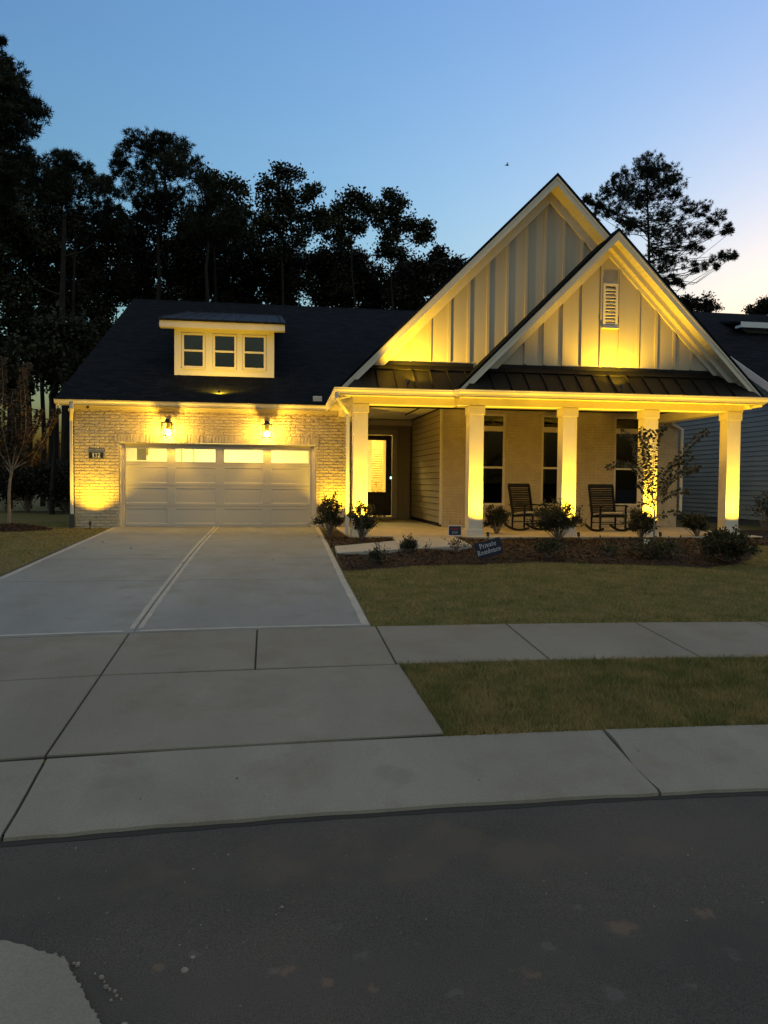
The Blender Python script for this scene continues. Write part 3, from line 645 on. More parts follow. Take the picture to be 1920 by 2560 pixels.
# garage interior seen through the lights
mb = MB(); mb.box(-4.7,2.0,27.0,27.1,.6,3.9); mb.box(-4.8,-4.7,20.98,27.1,.6,3.9); mb.box(2.0,2.05,20.98,27.1,.6,3.9); mb.box(-4.7,2,20.98,27.1,3.6,3.7); mb.box(-4.7,2,20.98,27.1,.6,.69)
part('garage_interior', mb, M_gint)
mb = MB(); mb.box(-3.49,-3.25,21.5,21.75,2.46,2.95); two = len(mb.f); mb.box(-3.245,-3.20,21.5,21.52,2.6,2.9)
two_mat(part('opener_box', mb, M_greybox, fix=False), M_yel, two)
mb = MB(); mb.box(-2.9,-2.88,26.9,26.99,.7,3.6); mb.box(-2.5,-2.48,26.9,26.99,.7,3.6); part('interior_door', mb, M_trim)
l = bpy.data.lights.new('garage_light','AREA'); l.energy = LP['garage']; l.size = 3.0; l.color = (1,.82,.30); lo = bpy.data.objects.new('garage_light', l); COL.objects.link(lo); lo.location = (-1.3,24.0,3.55); lo.parent = H; lo.matrix_parent_inverse = Matrix.Translation(-H.location)
# porch windows
for wi,(a,b) in enumerate(WX):
    mb = MB(); f = .065; y0, y1 = YW+.035, YW+.11
    for r_ in rects_minus(a,b,WZ0,WZ1,[(a+f,b-f,WZ0+f,2.335),(a+f,b-f,2.39,3.37),(a+f,b-f,3.515,WZ1-f)]): mb.box(r_[0],r_[1],y0,y1,r_[2],r_[3])
    mb.box(a+f,b-f,y0-.012,y0,3.395,3.49); mb.box(a,b,y0-.02,y0,WZ0,WZ0+.05)
    w_ = part('window', mb, M_trim)
    for c,d in ((WZ0+f,2.335),(2.39,3.37),(3.515,WZ1-f)):
        p_ = MB(); p_.box(a+f-.001,b-f+.001,y0+.03 if c > 2 else y0+.045,y0+.036 if c > 2 else y0+.05,c-.001,d+.001); obj('pane', p_, M_glass, w_)
    mb = MB(); mb.box(a-.3,b+.3,22.8,22.85,.7,4.0)
    for q in range(7): mb.box(a+f+.02+q*.045,a+f+.045+q*.045,21.05,21.07,1.32,3.84)
    mb.box(b-.22,b-.17,21.2,21.22,1.32,3.84); obj('curtain', mb, M_blind, w_)
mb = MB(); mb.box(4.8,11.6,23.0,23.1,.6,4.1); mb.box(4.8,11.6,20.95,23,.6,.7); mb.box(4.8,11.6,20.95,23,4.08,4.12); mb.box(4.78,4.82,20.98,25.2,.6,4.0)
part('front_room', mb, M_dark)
# porch floor, ceiling, beams, columns
mb = MB(); mb.box(1.80,4.40,17.16,25.3,.45,.700); mb.box(4.40,11.75,16.86,20.9,.45,.700); mb.box(4.40,4.76,20.9,25.3,.45,.700)
part('porch_floor', mb, M_floor, bevel=.008)
mb = MB(); x = 1.8
mb.box(1.6,11.6,16.9,20.78,3.96,4.0); mb.box(2.1,4.75,20.8,25.3,4.02,4.06)
while x < 11.6: mb.box(x,x+.082,17.0,20.78,3.948,3.96); x += .09
x = 2.2
while x < 4.7: mb.box(x,x+.082,20.8,25.28,4.008,4.02); x += .09
part('porch_ceiling', mb, mat('porch_ceiling_paint', (.78,.74,.64), .6))
BZ0, BZ1 = 3.67, 3.90
mb = MB(); mb.box(1.87,4.30,17.19,17.52,BZ0,BZ1); mb.box(4.24,11.24,16.99,17.35,BZ0,BZ1); mb.box(1.87,2.20,17.52,20.78,BZ0,BZ1); mb.box(10.9,11.24,17.35,20.78,BZ0,BZ1); mb.box(4.24,4.34,17.35,17.5,BZ0,BZ1)
part('porch_beam', mb, M_trim, bevel=.004)
mb = MB(); mb.box(1.84,2.23,20.70,20.785,3.56,BZ0-.002); part('beam_block', mb, M_trim, bevel=.004)
colx = [(1.89,2.22,17.19),(4.515,4.85,16.99),(6.735,7.075,16.99),(8.745,9.085,16.99),(10.86,11.20,16.99)]
COLS = []
for (a,b,yf) in colx:
    w = b-a; mb = MB(); mb.box(a,b,yf+.018,yf+w,.86,BZ0-.20)
    mb.box(a+.001,b-.001,yf+.019,yf+w-.001,BZ0-.20,BZ0-.19)
    c_ = part('porch_column', mb, M_trim, bevel=.004)
    m2 = MB(); m2.box(a-.022,b+.022,yf-.004,yf+w+.022,BZ0-.195,BZ0-.003); obj('capital', m2, M_trim, c_, bevel=.004)
    m2 = MB(); m2.box(a-.026,b+.026,yf-.008,yf+w+.026,.62,.865); obj('column_base', m2, M_trim, c_, bevel=.005)
    COLS.append(((a+b)/2, yf))
# eaves: soffit, fascia, K-style gutters
def gutter_run(name, path, outside, zt=3.95):
    """path: plan points of the outer top edge; outside: +1 if the outer side is to the left of travel"""
    prof = [(0,0),(.010,.0),(.004,-.014),(.012,-.022),(.022,-.048),(.050,-.078),(.066,-.100),(.070,-.118),(.12,-.12),(.12,-.002),(.112,-.002),(.112,-.105),(.078,-.105),(.055,-.07),(.02,-.01)]
    pts = [np.array(p, float) for p in path]; mb = MB(); k = len(prof); rows = []
    for i, p in enumerate(pts):
        ds = []
        if i > 0: ds.append((pts[i]-pts[i-1])/np.linalg.norm(pts[i]-pts[i-1]))
        if i < len(pts)-1: ds.append((pts[i+1]-pts[i])/np.linalg.norm(pts[i+1]-pts[i]))
        ns = [np.array([d[1],-d[0]])*outside for d in ds]     # inward normal
        if len(ns) == 2: m_ = ns[0]+ns[1]; m_ /= (m_ @ ns[0])
        else: m_ = ns[0]
        rows.append([(p[0]+m_[0]*a, p[1]+m_[1]*a, zt+z) for a,z in prof])
    for r_ in rows: mb.v += r_
    for i in range(len(rows)-1):
        for j in range(k): mb.f.append((i*k+j,(i+1)*k+j,(i+1)*k+(j+1)%k,i*k+(j+1)%k))
    mb.f.append(tuple(range(k))); mb.f.append(tuple((len(rows)-1)*k+j for j in range(k-1,-1,-1)))
    return part(name, mb, M_gutter)
gutter_run('gutter', [(-5.32,20.38),(1.50,20.38),(1.40,16.52),(3.98,16.52),(4.10,16.32),(11.52,16.32),(11.56,20.9)], -1)
mb = MB()       # fascia boards and soffits
mb.box(-5.30,1.62,20.51,20.535,3.80,3.945); mb.box(1.525,1.55,16.65,20.535,3.80,3.945); mb.box(1.55,4.1,16.645,16.67,3.80,3.945); mb.box(4.13,11.40,16.445,16.47,3.80,3.945); mb.box(11.40,11.425,16.445,20.9,3.80,3.945)
part('fascia', mb, M_trim)
mb = MB(); mb.box(-5.30,1.52,20.535,20.80,3.835,3.85); mb.box(1.55,1.87,16.67,20.78,3.835,3.85); mb.box(1.87,4.2,16.67,17.19,3.835,3.85); mb.box(4.15,11.24,16.47,16.99,3.836,3.851); mb.box(11.24,11.40,16.47,20.8,3.836,3.851)
x = -5.2
while x < 1.4: mb.box(x,x+.012,20.55,20.79,3.828,3.835); x += .3
x = 1.9
while x < 11.3: y0 = 16.7 if x < 4.1 else 16.5; mb.box(x,x+.012,y0,y0+.44,3.828,3.836); x += .3
part('soffit', mb, M_trim)
mb = MB(); mb.box(-4.95,1.86,20.765,20.80,3.735,3.834); mb.box(-4.95,1.86,20.745,20.765,3.80,3.834); part('frieze_board', mb, M_trim, bevel=.003)
# downspouts
def downspout(pts, w=.075):
    mb = MB(); P = [Vector(p) for p in pts]
    for p, q in zip(P[:-1], P[1:]):
        d = (q-p).normalized(); up = (1,0,0) if abs(d.x) < .9 else (0,1,0); mb.bar(p-d*.02, q+d*.02, w*.8, w, up)
    return part('downspout', mb, M_gutter, bevel=.008)
downspout([(-4.90,20.44,3.83),(-4.90,20.44,3.72),(-4.985,20.74,3.44),(-4.985,20.74,1.02)])
downspout([(1.46,16.66,3.83),(1.46,16.66,3.74),(1.76,17.20,3.46),(1.76,17.20,.75)])
downspout([(11.50,20.6,3.8),(11.50,20.70,3.66),(11.83,20.76,3.52),(11.83,20.76,1.10)])
mb = MB(); mb.bar((-4.985,20.74,1.03),(-4.985,20.70,.62),.10,.10,(1,0,0)); part('downspout_boot', mb, M_black)
# main roof
def roof_z(Y): return 3.965 + .4454*(Y-20.4)
mb = MB(); RY = 31.9
mb.prism([(20.36,roof_z(20.36)),(RY,roof_z(RY)),(43.4,roof_z(RY)-.4454*(43.4-RY)),(43.4,roof_z(RY)-.4454*(43.4-RY)-.14),(RY,roof_z(RY)-.14),(20.42,roof_z(20.42)-.06)], -5.30, 12.05, 'X')
rf = part('main_roof', mb, M_shingle, fix=True)
mb = MB()
x = -5.3
while x < 12: mb.prism([(RY-.16,roof_z(RY-.16)+.004),(RY,roof_z(RY)+.022),(RY+.16,roof_z(RY-.16)+.004),(RY,roof_z(RY)-.02)], x, min(x+.235,12.05), 'X'); x += .24
obj('ridge_cap', mb, M_shingle, rf)
mb = MB(); mb.box(1.18,1.42,20.62,20.95,4.0,4.20); obj('roof_vent', mb, M_trim, rf, bevel=.01)
mb = MB(); mb.prism([(20.5,3.82),(31.9,8.90),(31.9,8.72),(20.5,3.70)], -5.30, -5.27, 'X'); part('rake_board', mb, M_trim)
# gables
def gable(Xc, zA, hw, Yr, Yw, zb, sp, b0, yend):
    """Xc ridge x, zA top of shingles, hw half width, Yr rake plane, Yw wall plane, zb wall base, batten spacing/start"""
    def slab_poly(t0, t1, w=hw):      # inverted-V band between vertical offsets t0 > t1 below the top surface
        return [(Xc-w, zA-w-t0), (Xc, zA-t0), (Xc+w, zA-w-t0), (Xc+w, zA-w-t1), (Xc, zA-t1), (Xc-w, zA-w-t1)]
    def vband(name, t0, t1, ya, yb, m, w=hw, clip=None, **k):
        mb = MB(); Pn = slab_poly(t0, t1, w)
        mb.prism([Pn[0],Pn[1],Pn[4],Pn[5]], ya, yb, 'Y'); mb.prism([Pn[1],Pn[2],Pn[3],Pn[4]], ya, yb, 'Y'); return part(name, mb, m, **k)
    rfz = vband('gable_roof', 0, .075, Yr-.03, yend, M_shingle)
    # shingle courses follow the slope: rotate coordinates by building tabs on the edge
    vband('rake_fascia', .078, .27, Yr, Yr+.03, M_trim, bevel=.003)
    mb = MB(); Pn = slab_poly(.078, .13); mb.prism([Pn[0],Pn[1],Pn[4],Pn[5]], Yr-.022, Yr-.002, 'Y'); mb.prism([Pn[1],Pn[2],Pn[3],Pn[4]], Yr-.022, Yr-.002, 'Y'); part('rake_moulding', mb, M_trim)
    # soffit with panel lines
    mb = MB(); Pn = slab_poly(.25, .262)
    mb.prism([Pn[0],Pn[1],Pn[4],Pn[5]], Yr+.03, Yw, 'Y'); mb.prism([Pn[1],Pn[2],Pn[3],Pn[4]], Yr+.03, Yw, 'Y')
    t = .15
    while t < hw:
        for s in (-1,1): mb.prism([(Xc+s*t,zA-t-.262),(Xc+s*(t+.012),zA-t-.274),(Xc+s*(t+.012),zA-t-.284),(Xc+s*t,zA-t-.272)], Yr+.03, Yw, 'Y')
        t += .10
    part('rake_soffit', mb, M_trim)
    hz = zA - .26 - zb
    mb = MB(); mb.prism([(Xc-hz,zb),(Xc+hz,zb),(Xc,zb+hz)], Yw, Yw+.1, 'Y'); nb = b0
    while nb < Xc+hz:
        top = zA-.26-max(abs(nb-Xc),abs(nb+.06-Xc)); 
        if top > zb+.1 and nb > Xc-hz: mb.box(nb, nb+.062, Yw-.042, Yw-.0, zb+.125, top)
        nb += sp
    gwall = part('gable_wall', mb, M_board)
    Pn = slab_poly(.265, .52, hz+.0); mb = MB(); f0 = zA-.265; f1 = zA-.52
    mb.add([(Xc,Yw-.062,f0),(Xc-(f0-zb),Yw-.062,zb),(Xc-(f1-zb),Yw-.062,zb),(Xc,Yw-.062,f1),(Xc+(f1-zb),Yw-.062,zb),(Xc+(f0-zb),Yw-.062,zb)]+
           [(Xc,Yw-.001,f0),(Xc-(f0-zb),Yw-.001,zb),(Xc-(f1-zb),Yw-.001,zb),(Xc,Yw-.001,f1),(Xc+(f1-zb),Yw-.001,zb),(Xc+(f0-zb),Yw-.001,zb)],
           [(0,1,2,3),(0,3,4,5),(3,2,8,9),(3,9,10,4),(1,0,6,7),(0,5,11,6)])
    part('gable_frieze', mb, M_trim)
    return gwall
gable(6.44, 8.93, 4.93, 16.86, 17.32, 4.55, .452, 2.70, 31.5)
g2 = gable(7.81, 7.70, 3.66, 16.60, 17.08, 4.52, .455, 5.79, 17.3 + 6)
mb = MB(); vx0, vx1, vz0, vz1, vy = 7.66, 8.02, 5.55, 6.56, 17.08
for r_ in rects_minus(vx0,vx1,vz0,vz1,[(vx0+.055,vx1-.055,vz0+.06,vz1-.05)]): mb.box(r_[0],r_[1],vy-.075,vy-.001,r_[2],r_[3])
z = vz0+.08
while z < vz1-.08: mb.bar((vx0+.055,vy-.045,z+.02),(vx1-.055,vy-.045,z+.02),.07,.012,(0,-.75,.66)); z += .078
mb.prism([(vy-.11,vz0-.02),(vy-.0,vz0-.02),(vy-.0,vz0+.005),(vy-.075,vz0+.005)], vx0-.03, vx1+.03, 'X')
part('gable_vent', mb, M_trim)
# standing-seam skirt roofs
def skirt(x0, x1, Yb, zb, Yt, zt, s0, clipf=None):
    mb = MB(); xt0, xt1 = (x0+.58, x1-.55) if clipf is None else (x0+.58, x1)
    mb.add([(x0,Yb,zb),(x1,Yb,zb),(xt1,Yt,zt),(xt0,Yt,zt),(x0,Yb,zb-.03),(x1,Yb,zb-.03),(xt1,Yt,zt-.04),(xt0,Yt,zt-.04)],[(0,1,2,3),(7,6,5,4),(0,4,5,1),(1,5,6,2),(2,6,7,3),(3,7,4,0)])
    # flashing at the wall
    d = np.array([Yt-Yb, zt-zb]); d /= np.linalg.norm(d); nrm = np.array([-d[1], d[0]])
    mb.prism([(Yt+.01,zt+.10),(Yt-.02,zt+.10),(Yt-.02,zt+.02),(Yt-.17*d[0]-.02,zt-.17*d[1]+.02),(Yt-.17*d[0],zt-.17*d[1]),(Yt+.01,zt)], xt0+.04, xt1-.04, 'X')
    x = s0
    while x < xt1-.05:
        a = np.array([Yb, zb]); b = np.array([Yt, zt]) - d*.16
        mb.add([(x,a[0],a[1]),(x+.03,a[0],a[1]),(x+.022,a[0]+nrm[0]*.042,a[1]+nrm[1]*.042),(x+.008,a[0]+nrm[0]*.042,a[1]+nrm[1]*.042),
                (x,b[0],b[1]),(x+.03,b[0],b[1]),(x+.022,b[0]+nrm[0]*.042,b[1]+nrm[1]*.042),(x+.008,b[0]+nrm[0]*.042,b[1]+nrm[1]*.042)],[(0,1,2,3),(7,6,5,4),(0,3,7,4),(1,5,6,2),(3,2,6,7)])
        x += .41
    return part('metal_skirt_roof', mb, M_metal)
skirt(1.66, 4.7, 16.60, 3.94, 17.31, 4.56, 2.36, 1)
skirt(4.22, 11.38, 16.40, 3.94, 17.07, 4.53, 4.90)
# dormer
YDm = 22.5; dx0, dx1 = -2.62, .16; dz0, dz1 = 4.90, 6.30
dw = [(-2.43,-1.77),(-1.57,-.89),(-.74,-.06)]
mb = MB()
for r_ in rects_minus(dx0,dx1,dz0,dz1,[(a,b,5.09,6.10) for a,b in dw]): mb.box(r_[0],r_[1],YDm,YDm+.1,r_[2],r_[3])
mb.box(dx0-.004,dx0+.09,YDm-.014,YDm-.001,dz0,dz1-.02); mb.box(dx1-.09,dx1+.004,YDm-.014,YDm-.001,dz0,dz1-.02)
mb.box(dx0+.09,dx1-.09,YDm-.012,YDm-.001,dz0,dz0+.13); mb.box(dx0+.09,dx1-.09,YDm-.012,YDm-.001,dz1-.16,dz1-.02)
for x0_ in (dx0, dx1-.1): mb.prism([(YDm+.1,dz0),(YDm+.1,dz1+.02),(29,dz1+.02+.237*6.4),(29,7.6)], x0_, x0_+.1, 'X')
part('dormer', mb, mat('dormer_board', (.54,.52,.48), .55, bump=.05))
for a,b in dw:
    mb = MB(); f = .07; zm = 5.60
    for r_ in rects_minus(a+.01,b-.01,5.10,6.09,[(a+f,b-f,5.165,zm-.025),(a+f,b-f,zm+.025,6.04)]): mb.box(r_[0],r_[1],YDm-.02,YDm+.06,r_[2],r_[3])
    mb.box(a+.01,b-.01,YDm-.04,YDm-.02,5.085,5.12); w_ = part('dormer_window', mb, M_trim)
    for c,d in ((5.165,zm-.025),(zm+.025,6.04)): p_ = MB(); p_.box(a+f-.001,b-f+.001,YDm+.02,YDm+.026,c-.001,d+.001); obj('pane', p_, M_glass, w_)
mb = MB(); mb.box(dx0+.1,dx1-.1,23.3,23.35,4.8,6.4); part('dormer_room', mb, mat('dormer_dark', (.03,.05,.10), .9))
mb = MB(); q = lambda Y: 6.42+.237*(Y-22.15)
mb.prism([(22.13,q(22.13)),(30.15,q(30.15)),(30.15,q(30.15)-.06),(22.13,q(22.13)-.06)], -3.02, .49, 'X')
x = -2.95
while x < .45: mb.add([(x,22.13,q(22.13)),(x+.03,22.13,q(22.13)),(x+.02,22.13,q(22.13)+.035),(x+.01,22.13,q(22.13)+.035),(x,30.1,q(30.1)),(x+.03,30.1,q(30.1)),(x+.02,30.1,q(30.1)+.035),(x+.01,30.1,q(30.1)+.035)],[(0,1,2,3),(0,3,7,4),(1,5,6,2),(3,2,6,7)]); x += .41
part('dormer_roof', mb, M_metal)
mb = MB(); mb.box(-2.99,.46,22.17,22.20,6.18,6.36); mb.prism([(22.20,6.18),(22.52,6.20),(22.52,6.30),(22.20,6.30)], -2.99, .46, 'X')
for x0_ in (-2.99,.44): mb.prism([(22.2,6.18),(29.0,7.80),(29.0,7.98),(22.2,6.355)], x0_, x0_+.02, 'X')
part('dormer_fascia', mb, M_trim)

# ------------------------------------------------------------------ fixtures
def uplight(x, y, z, tx, ty, tz, power, size, blend, label, on_roof=False, h=.14, head=True):
    e = empty('uplight', (x, y, z), label, 'uplight', 'small black landscape uplights')
    mb = MB(); mb.tube([(0,0,-.05),(0,0,h*.6)], .010, 6); obj('stake', mb, M_black, e, ws=False)
    d = (Vector((tx,ty,tz))-Vector((x,y,z+h))).normalized(); p0 = Vector((0,0,h*.6)); up = d
    mb = MB(); mb.tube([p0-up*.015, p0+up*.0, p0+up*.075, p0+up*.085], [.018,.030,.034,.030], 12, cap=False); mb.tube([p0-up*.016,p0-up*.014],[.018,.018],12)
    obj('lamp_head', mb, M_black, e, ws=False)
    s = p0+up*.09; wp = Vector((x,y,z))+s
    l = spot('beam', tuple(wp), tuple(wp+up), power, size, blend, None, .025); l.parent = e; l.location = s
    return e
for i,(cx_,yf) in enumerate(COLS):
    lab = ['uplight in front of the leftmost porch column, among the shrubs','uplight at the foot of the second porch column, beside the small blue sign','uplight behind the big shrub at the middle porch column','uplight behind the shrub and young tree at the fourth porch column','uplight at the foot of the rightmost porch column'][i]
    off = [(.02,-.55),(.15,-.50),(.02,-.55),(-.02,-.55),(.02,-.52)][i]
    uplight(cx_+off[0], yf+off[1], mulch_z(cx_,yf-.3)+.0, cx_, yf-.02, 3.2, LP['column'], 108, 1.0, lab)
uplight(-4.42, 20.18, .70, -4.42, 20.70, 2.9, LP['wall'], 112, .9, 'uplight in the grass against the brick left of the garage door')
uplight(1.78, 20.34, .72, 1.78, 20.70, 2.9, LP['wall']*.8, 112, .9, 'uplight behind the shrubs right of the garage door')
uplight(-1.29, 20.85, roof_z(20.85), -1.29, 22.2, 4.85, LP['dormer'], 165, .5, 'uplight on the garage roof below the dormer', h=.18)
uplight(3.02, 16.67, 4.01, 4.5, 17.30, 7.6, LP['gable']*.9, 150, .7, 'uplight on the metal roof below the tall left gable', h=.12)
uplight(7.90, 16.47, 4.01, 7.86, 17.08, 7.0, LP['gable']*.85, 150, .7, 'uplight on the metal roof below the front gable and its vent', h=.12)
# wall lanterns
def lantern(x, label):
    e = empty('wall_lantern', (x, 20.77, 3.24), label, 'wall lantern', 'black lanterns over the garage door')
    b = .125; yc = -.20; mb = MB()
    for sx in (-1,1):
        for sy in (-1,1): mb.box(sx*b-.012,sx*b+.012,yc+sy*b-.012,yc+sy*b+.012,-.17,.17)
    for z in (-.17,.17):
        for s in (-1,1): mb.box(-b,b,yc+s*b-.013,yc+s*b+.013,z-.011,z+.011); mb.box(s*b-.0131,s*b+.0131,yc-b,yc+b,z-.0111,z+.0111)
    obj('frame', mb, M_black, e, ws=False)
    mb = MB(); mb.box(-.115,.115,yc-.125,yc+.115,.178,.19); mb.box(-.075,.075,yc-.075,yc+.075,.19,.215); mb.box(-.055,.055,yc-.055,yc+.055,.215,.27); obj('cap', mb, M_black, e, ws=False, bevel=.004)
    mb = MB(); mb.box(-.06,.06,yc-.06,yc+.06,-.185,-.178); obj('bottom_plate', mb, M_black, e, ws=False)
    mb = MB(); mb.box(-.06,.06,-.02,.0,.0,.27); mb.box(-.012,.012,yc,-.02,.22,.245); obj('wall_plate', mb, M_black, e, ws=False, bevel=.003)
    mb = MB()
    for s in (-1,1): mb.box(-b+.008,b-.008,yc+s*b-.0015,yc+s*b+.0015,-.16,.16); mb.box(s*b-.0015,s*b+.0015,yc-b+.008,yc+b-.008,-.16,.16)
    obj('glass', mb, M_lglass, e, ws=False)
    mb = MB(); mb.tube([(0,yc,-.145),(0,yc,-.13),(0,yc,-.08),(0,yc,-.03),(0,yc,-.01)],[.008,.030,.036,.020,.013],10); obj('bulb', mb, M_bulb, e, ws=False, smooth=True)
    mb = MB(); mb.tube([(0,yc,-.01),(0,yc,.18)],.013,8); obj('socket', mb, M_black, e, ws=False)
    l = bpy.data.lights.new('lamp','POINT'); l.energy = LP['lantern']; l.color = (1,.56,.045); l.shadow_soft_size = .07; o = bpy.data.objects.new('lamp', l); COL.objects.link(o); o.parent = e; o.location = (0,yc,-.09)
lantern(-2.575, 'lit black lantern on the brick, the left one of the pair over the garage door')
lantern(-.03, 'lit black lantern on the brick, the right one of the pair over the garage door')
# camera under the eave and round floodlight
e = empty('security_camera', (-4.58,20.72,3.80), 'tiny dark dome camera under the left end of the garage eave', 'camera')
mb = MB(); mb.tube([(0,0,.04),(0,0,.0)],.022,10); obj('mount', mb, M_black, e, ws=False)
mb = MB(); mb.tube([(0,0,.0),(0,0,-.02),(0,0,-.045),(0,0,-.06)],[.035,.037,.028,.010],12); obj('dome', mb, M_black, e, ws=False, smooth=True)
e = empty('floodlight', (-4.93,20.66,3.72), 'small round unlit white floodlight at the left corner of the garage eave', 'floodlight')
mb = MB(); mb.tube([(0,.02,.03),(0,0,.0),(-.02,-.06,-.03)],[.02,.02,.03],10); obj('arm', mb, M_gutter, e, ws=False)
mb = MB(); mb.tube([(0,-.05,-.01),(-.01,-.07,-.02),(-.03,-.12,-.05)],[.03,.065,.06],14); obj('lamp_head', mb, M_gutter, e, ws=False)

# ------------------------------------------------------------------ lettering: serif glyphs drawn as strokes (x 0..w, y 0..1)
GL = {
 'P': (.62,[[(.14,0),(.14,1)],[(.14,.97),(.40,.97),(.54,.88),(.56,.74),(.50,.58),(.36,.50),(.14,.50)],[(.0,.02),(.28,.02)],[(.0,.98),(.2,.98)]]),
 'R': (.70,[[(.14,0),(.14,1)],[(.14,.97),(.38,.97),(.52,.88),(.54,.75),(.48,.60),(.34,.53),(.14,.53)],[(.30,.53),(.56,.05),(.70,.02)],[(.0,.02),(.28,.02)],[(.0,.98),(.2,.98)]]),
 'r': (.40,[[(.11,0),(.11,.66)],[(.11,.45),(.22,.62),(.36,.63)],[(0,.02),(.24,.02)],[(0,.64),(.12,.66)]]),
 'i': (.26,[[(.12,0),(.12,.66)],[(0,.02),(.25,.02)],[(0,.64),(.12,.66)],[(.10,.88),(.15,.88)]]),
 'v': (.52,[[(.06,.65),(.25,.02)],[(.25,.02),(.44,.65)],[(0,.65),(.16,.65)],[(.36,.65),(.51,.65)]]),
 'a': (.48,[[(.08,.54),(.16,.64),(.28,.65),(.36,.54),(.36,.10),(.46,.02)],[(.36,.38),(.16,.32),(.07,.16),(.16,.02),(.28,.06),(.36,.16)]]),
 't': (.36,[[(.14,.86),(.14,.12),(.20,.02),(.33,.06)],[(.0,.64),(.32,.64)]]),
 'e': (.50,[[(.08,.36),(.43,.36),(.40,.58),(.26,.66),(.12,.56),(.06,.34),(.12,.10),(.26,.01),(.44,.12)]]),
 's': (.42,[[(.35,.52),(.28,.65),(.12,.62),(.08,.48),(.32,.28),(.34,.10),(.20,.0),(.07,.06),(.05,.18)]]),
 'd': (.54,[[(.40,1),(.40,.04),(.52,.02)],[(.40,.48),(.28,.65),(.12,.58),(.06,.33),(.12,.06),(.26,.01),(.40,.16)],[(.28,.98),(.40,1)]]),
 'n': (.56,[[(.11,0),(.11,.66)],[(.11,.48),(.24,.65),(.38,.62),(.43,.48),(.43,0)],[(0,.02),(.22,.02)],[(.32,.02),(.54,.02)],[(0,.64),(.11,.66)]]),
 'c': (.46,[[(.40,.52),(.32,.65),(.16,.62),(.06,.34),(.14,.06),(.28,.01),(.42,.12)]]),
 '1': (.40,[[(.20,0),(.20,1)],[(.05,.84),(.20,.97)],[(.05,.02),(.35,.02)]]),
 '3': (.52,[[(.08,.84),(.16,.97),(.34,.97),(.42,.80),(.36,.58),(.20,.54)],[(.20,.54),(.40,.46),(.46,.24),(.34,.03),(.14,.03),(.06,.16)]]),
 '2': (.54,[[(.08,.78),(.16,.96),(.36,.97),(.45,.78),(.38,.56),(.08,.04)],[(.06,.03),(.46,.03),(.48,.18)]])}
def text_mb(lines, h, wt, lead=1.35, sp=.07):
    mb = MB()
    for li, s in enumerate(lines):
        W_ = sum(GL[c][0]+sp for c in s if c in GL)*h; x = -W_/2; y = -li*lead*h
        for c in s:
            w, st = GL[c]
            for pl_ in st:
                for a, b in zip(pl_[:-1], pl_[1:]):
                    ax, ay, bx, by = x+a[0]*h, y+a[1]*h, x+b[0]*h, y+b[1]*h; d = Vector((bx-ax,0,by-ay)); L = d.length
                    if L < 1e-6: continue
                    d /= L; thick = wt*(.6+.75*abs(d.z)); k_ = thick*.35
                    mb.bar((ax-d.x*k_,0,ay-d.z*k_),(bx+d.x*k_,0,by+d.z*k_), thick, .003, (0,1,0))
            x += (w+sp)*h
    return mb
# house number
e = empty('house_number_plaque', (-4.385,20.775,2.555), 'black plaque with pale digits 132 on the brick left of the garage door', 'house number')
mb = MB(); mb.box(-.185,.185,-.010,.012,-.092,.082); obj('plate', mb, M_black, e, ws=False, bevel=.004)
mb = MB()
for r_ in rects_minus(-.192,.192,-.098,.088,[(-.180,.180,-.086,.076)]): mb.box(r_[0],r_[1],-.016,-.008,r_[2],r_[3])
mb.box(-.192,.192,-.004,.012,.092,.135); obj('border', mb, mat('pewter', (.30,.29,.27), .4, metal=.5), e, ws=False)
mb = text_mb(['132'], .118, .015, sp=.10); o = obj('digits', mb, M_white, e, ws=False); o.location = (0.006,-.0135,-.063)
# yard sign
p = atG(1050,1209); Ysn = p[1]-.05
c_ = [atY(*q, Ysn) for q in ((1023.5,1175.5),(1078.4,1159.6),(1088.1,1194.2),(1032.4,1209.1))]
cen = sum(c_)/4; wv = ((c_[1]-c_[0])+(c_[2]-c_[3]))/2; hv = ((c_[0]-c_[3])+(c_[1]-c_[2]))/2; ang = math.atan2(wv[2], wv[0]); Ws, Hs = np.linalg.norm(wv), np.linalg.norm(hv)
e = empty('yard_sign', (cen[0],cen[1],G(cen[0],cen[1])+.03), 'tilted navy yard sign reading Private Residence in the mulch', 'yard sign')
def rotY(o, zc): o.location = (0,o.location.y,zc); o.rotation_euler = (0,-ang,0)
zc = cen[2]-e.location.z
mb = MB(); mb.box(-Ws/2,Ws/2,-.004,.004,-Hs/2,Hs/2); rotY(obj('panel', mb, M_navy, e, ws=False, bevel=.002), zc)
mb = text_mb(['Private','Residence'], Hs*.28, Hs*.026, lead=1.35, sp=.10); o = obj('lettering', mb, M_white, e, ws=False); o.location = (0,-.0065,0); rotY(o, zc)
o.location = (math.cos(ang)*0-math.sin(ang)*(Hs*.10), -.0065, zc+math.cos(ang)*Hs*.10)
for sg in (-1,1): mb = MB(); mb.tube([(sg*Ws*.25,.006,-.15),(sg*Ws*.25,.006,zc)],.004,5); obj('wire_stake', mb, M_black, e, ws=False)
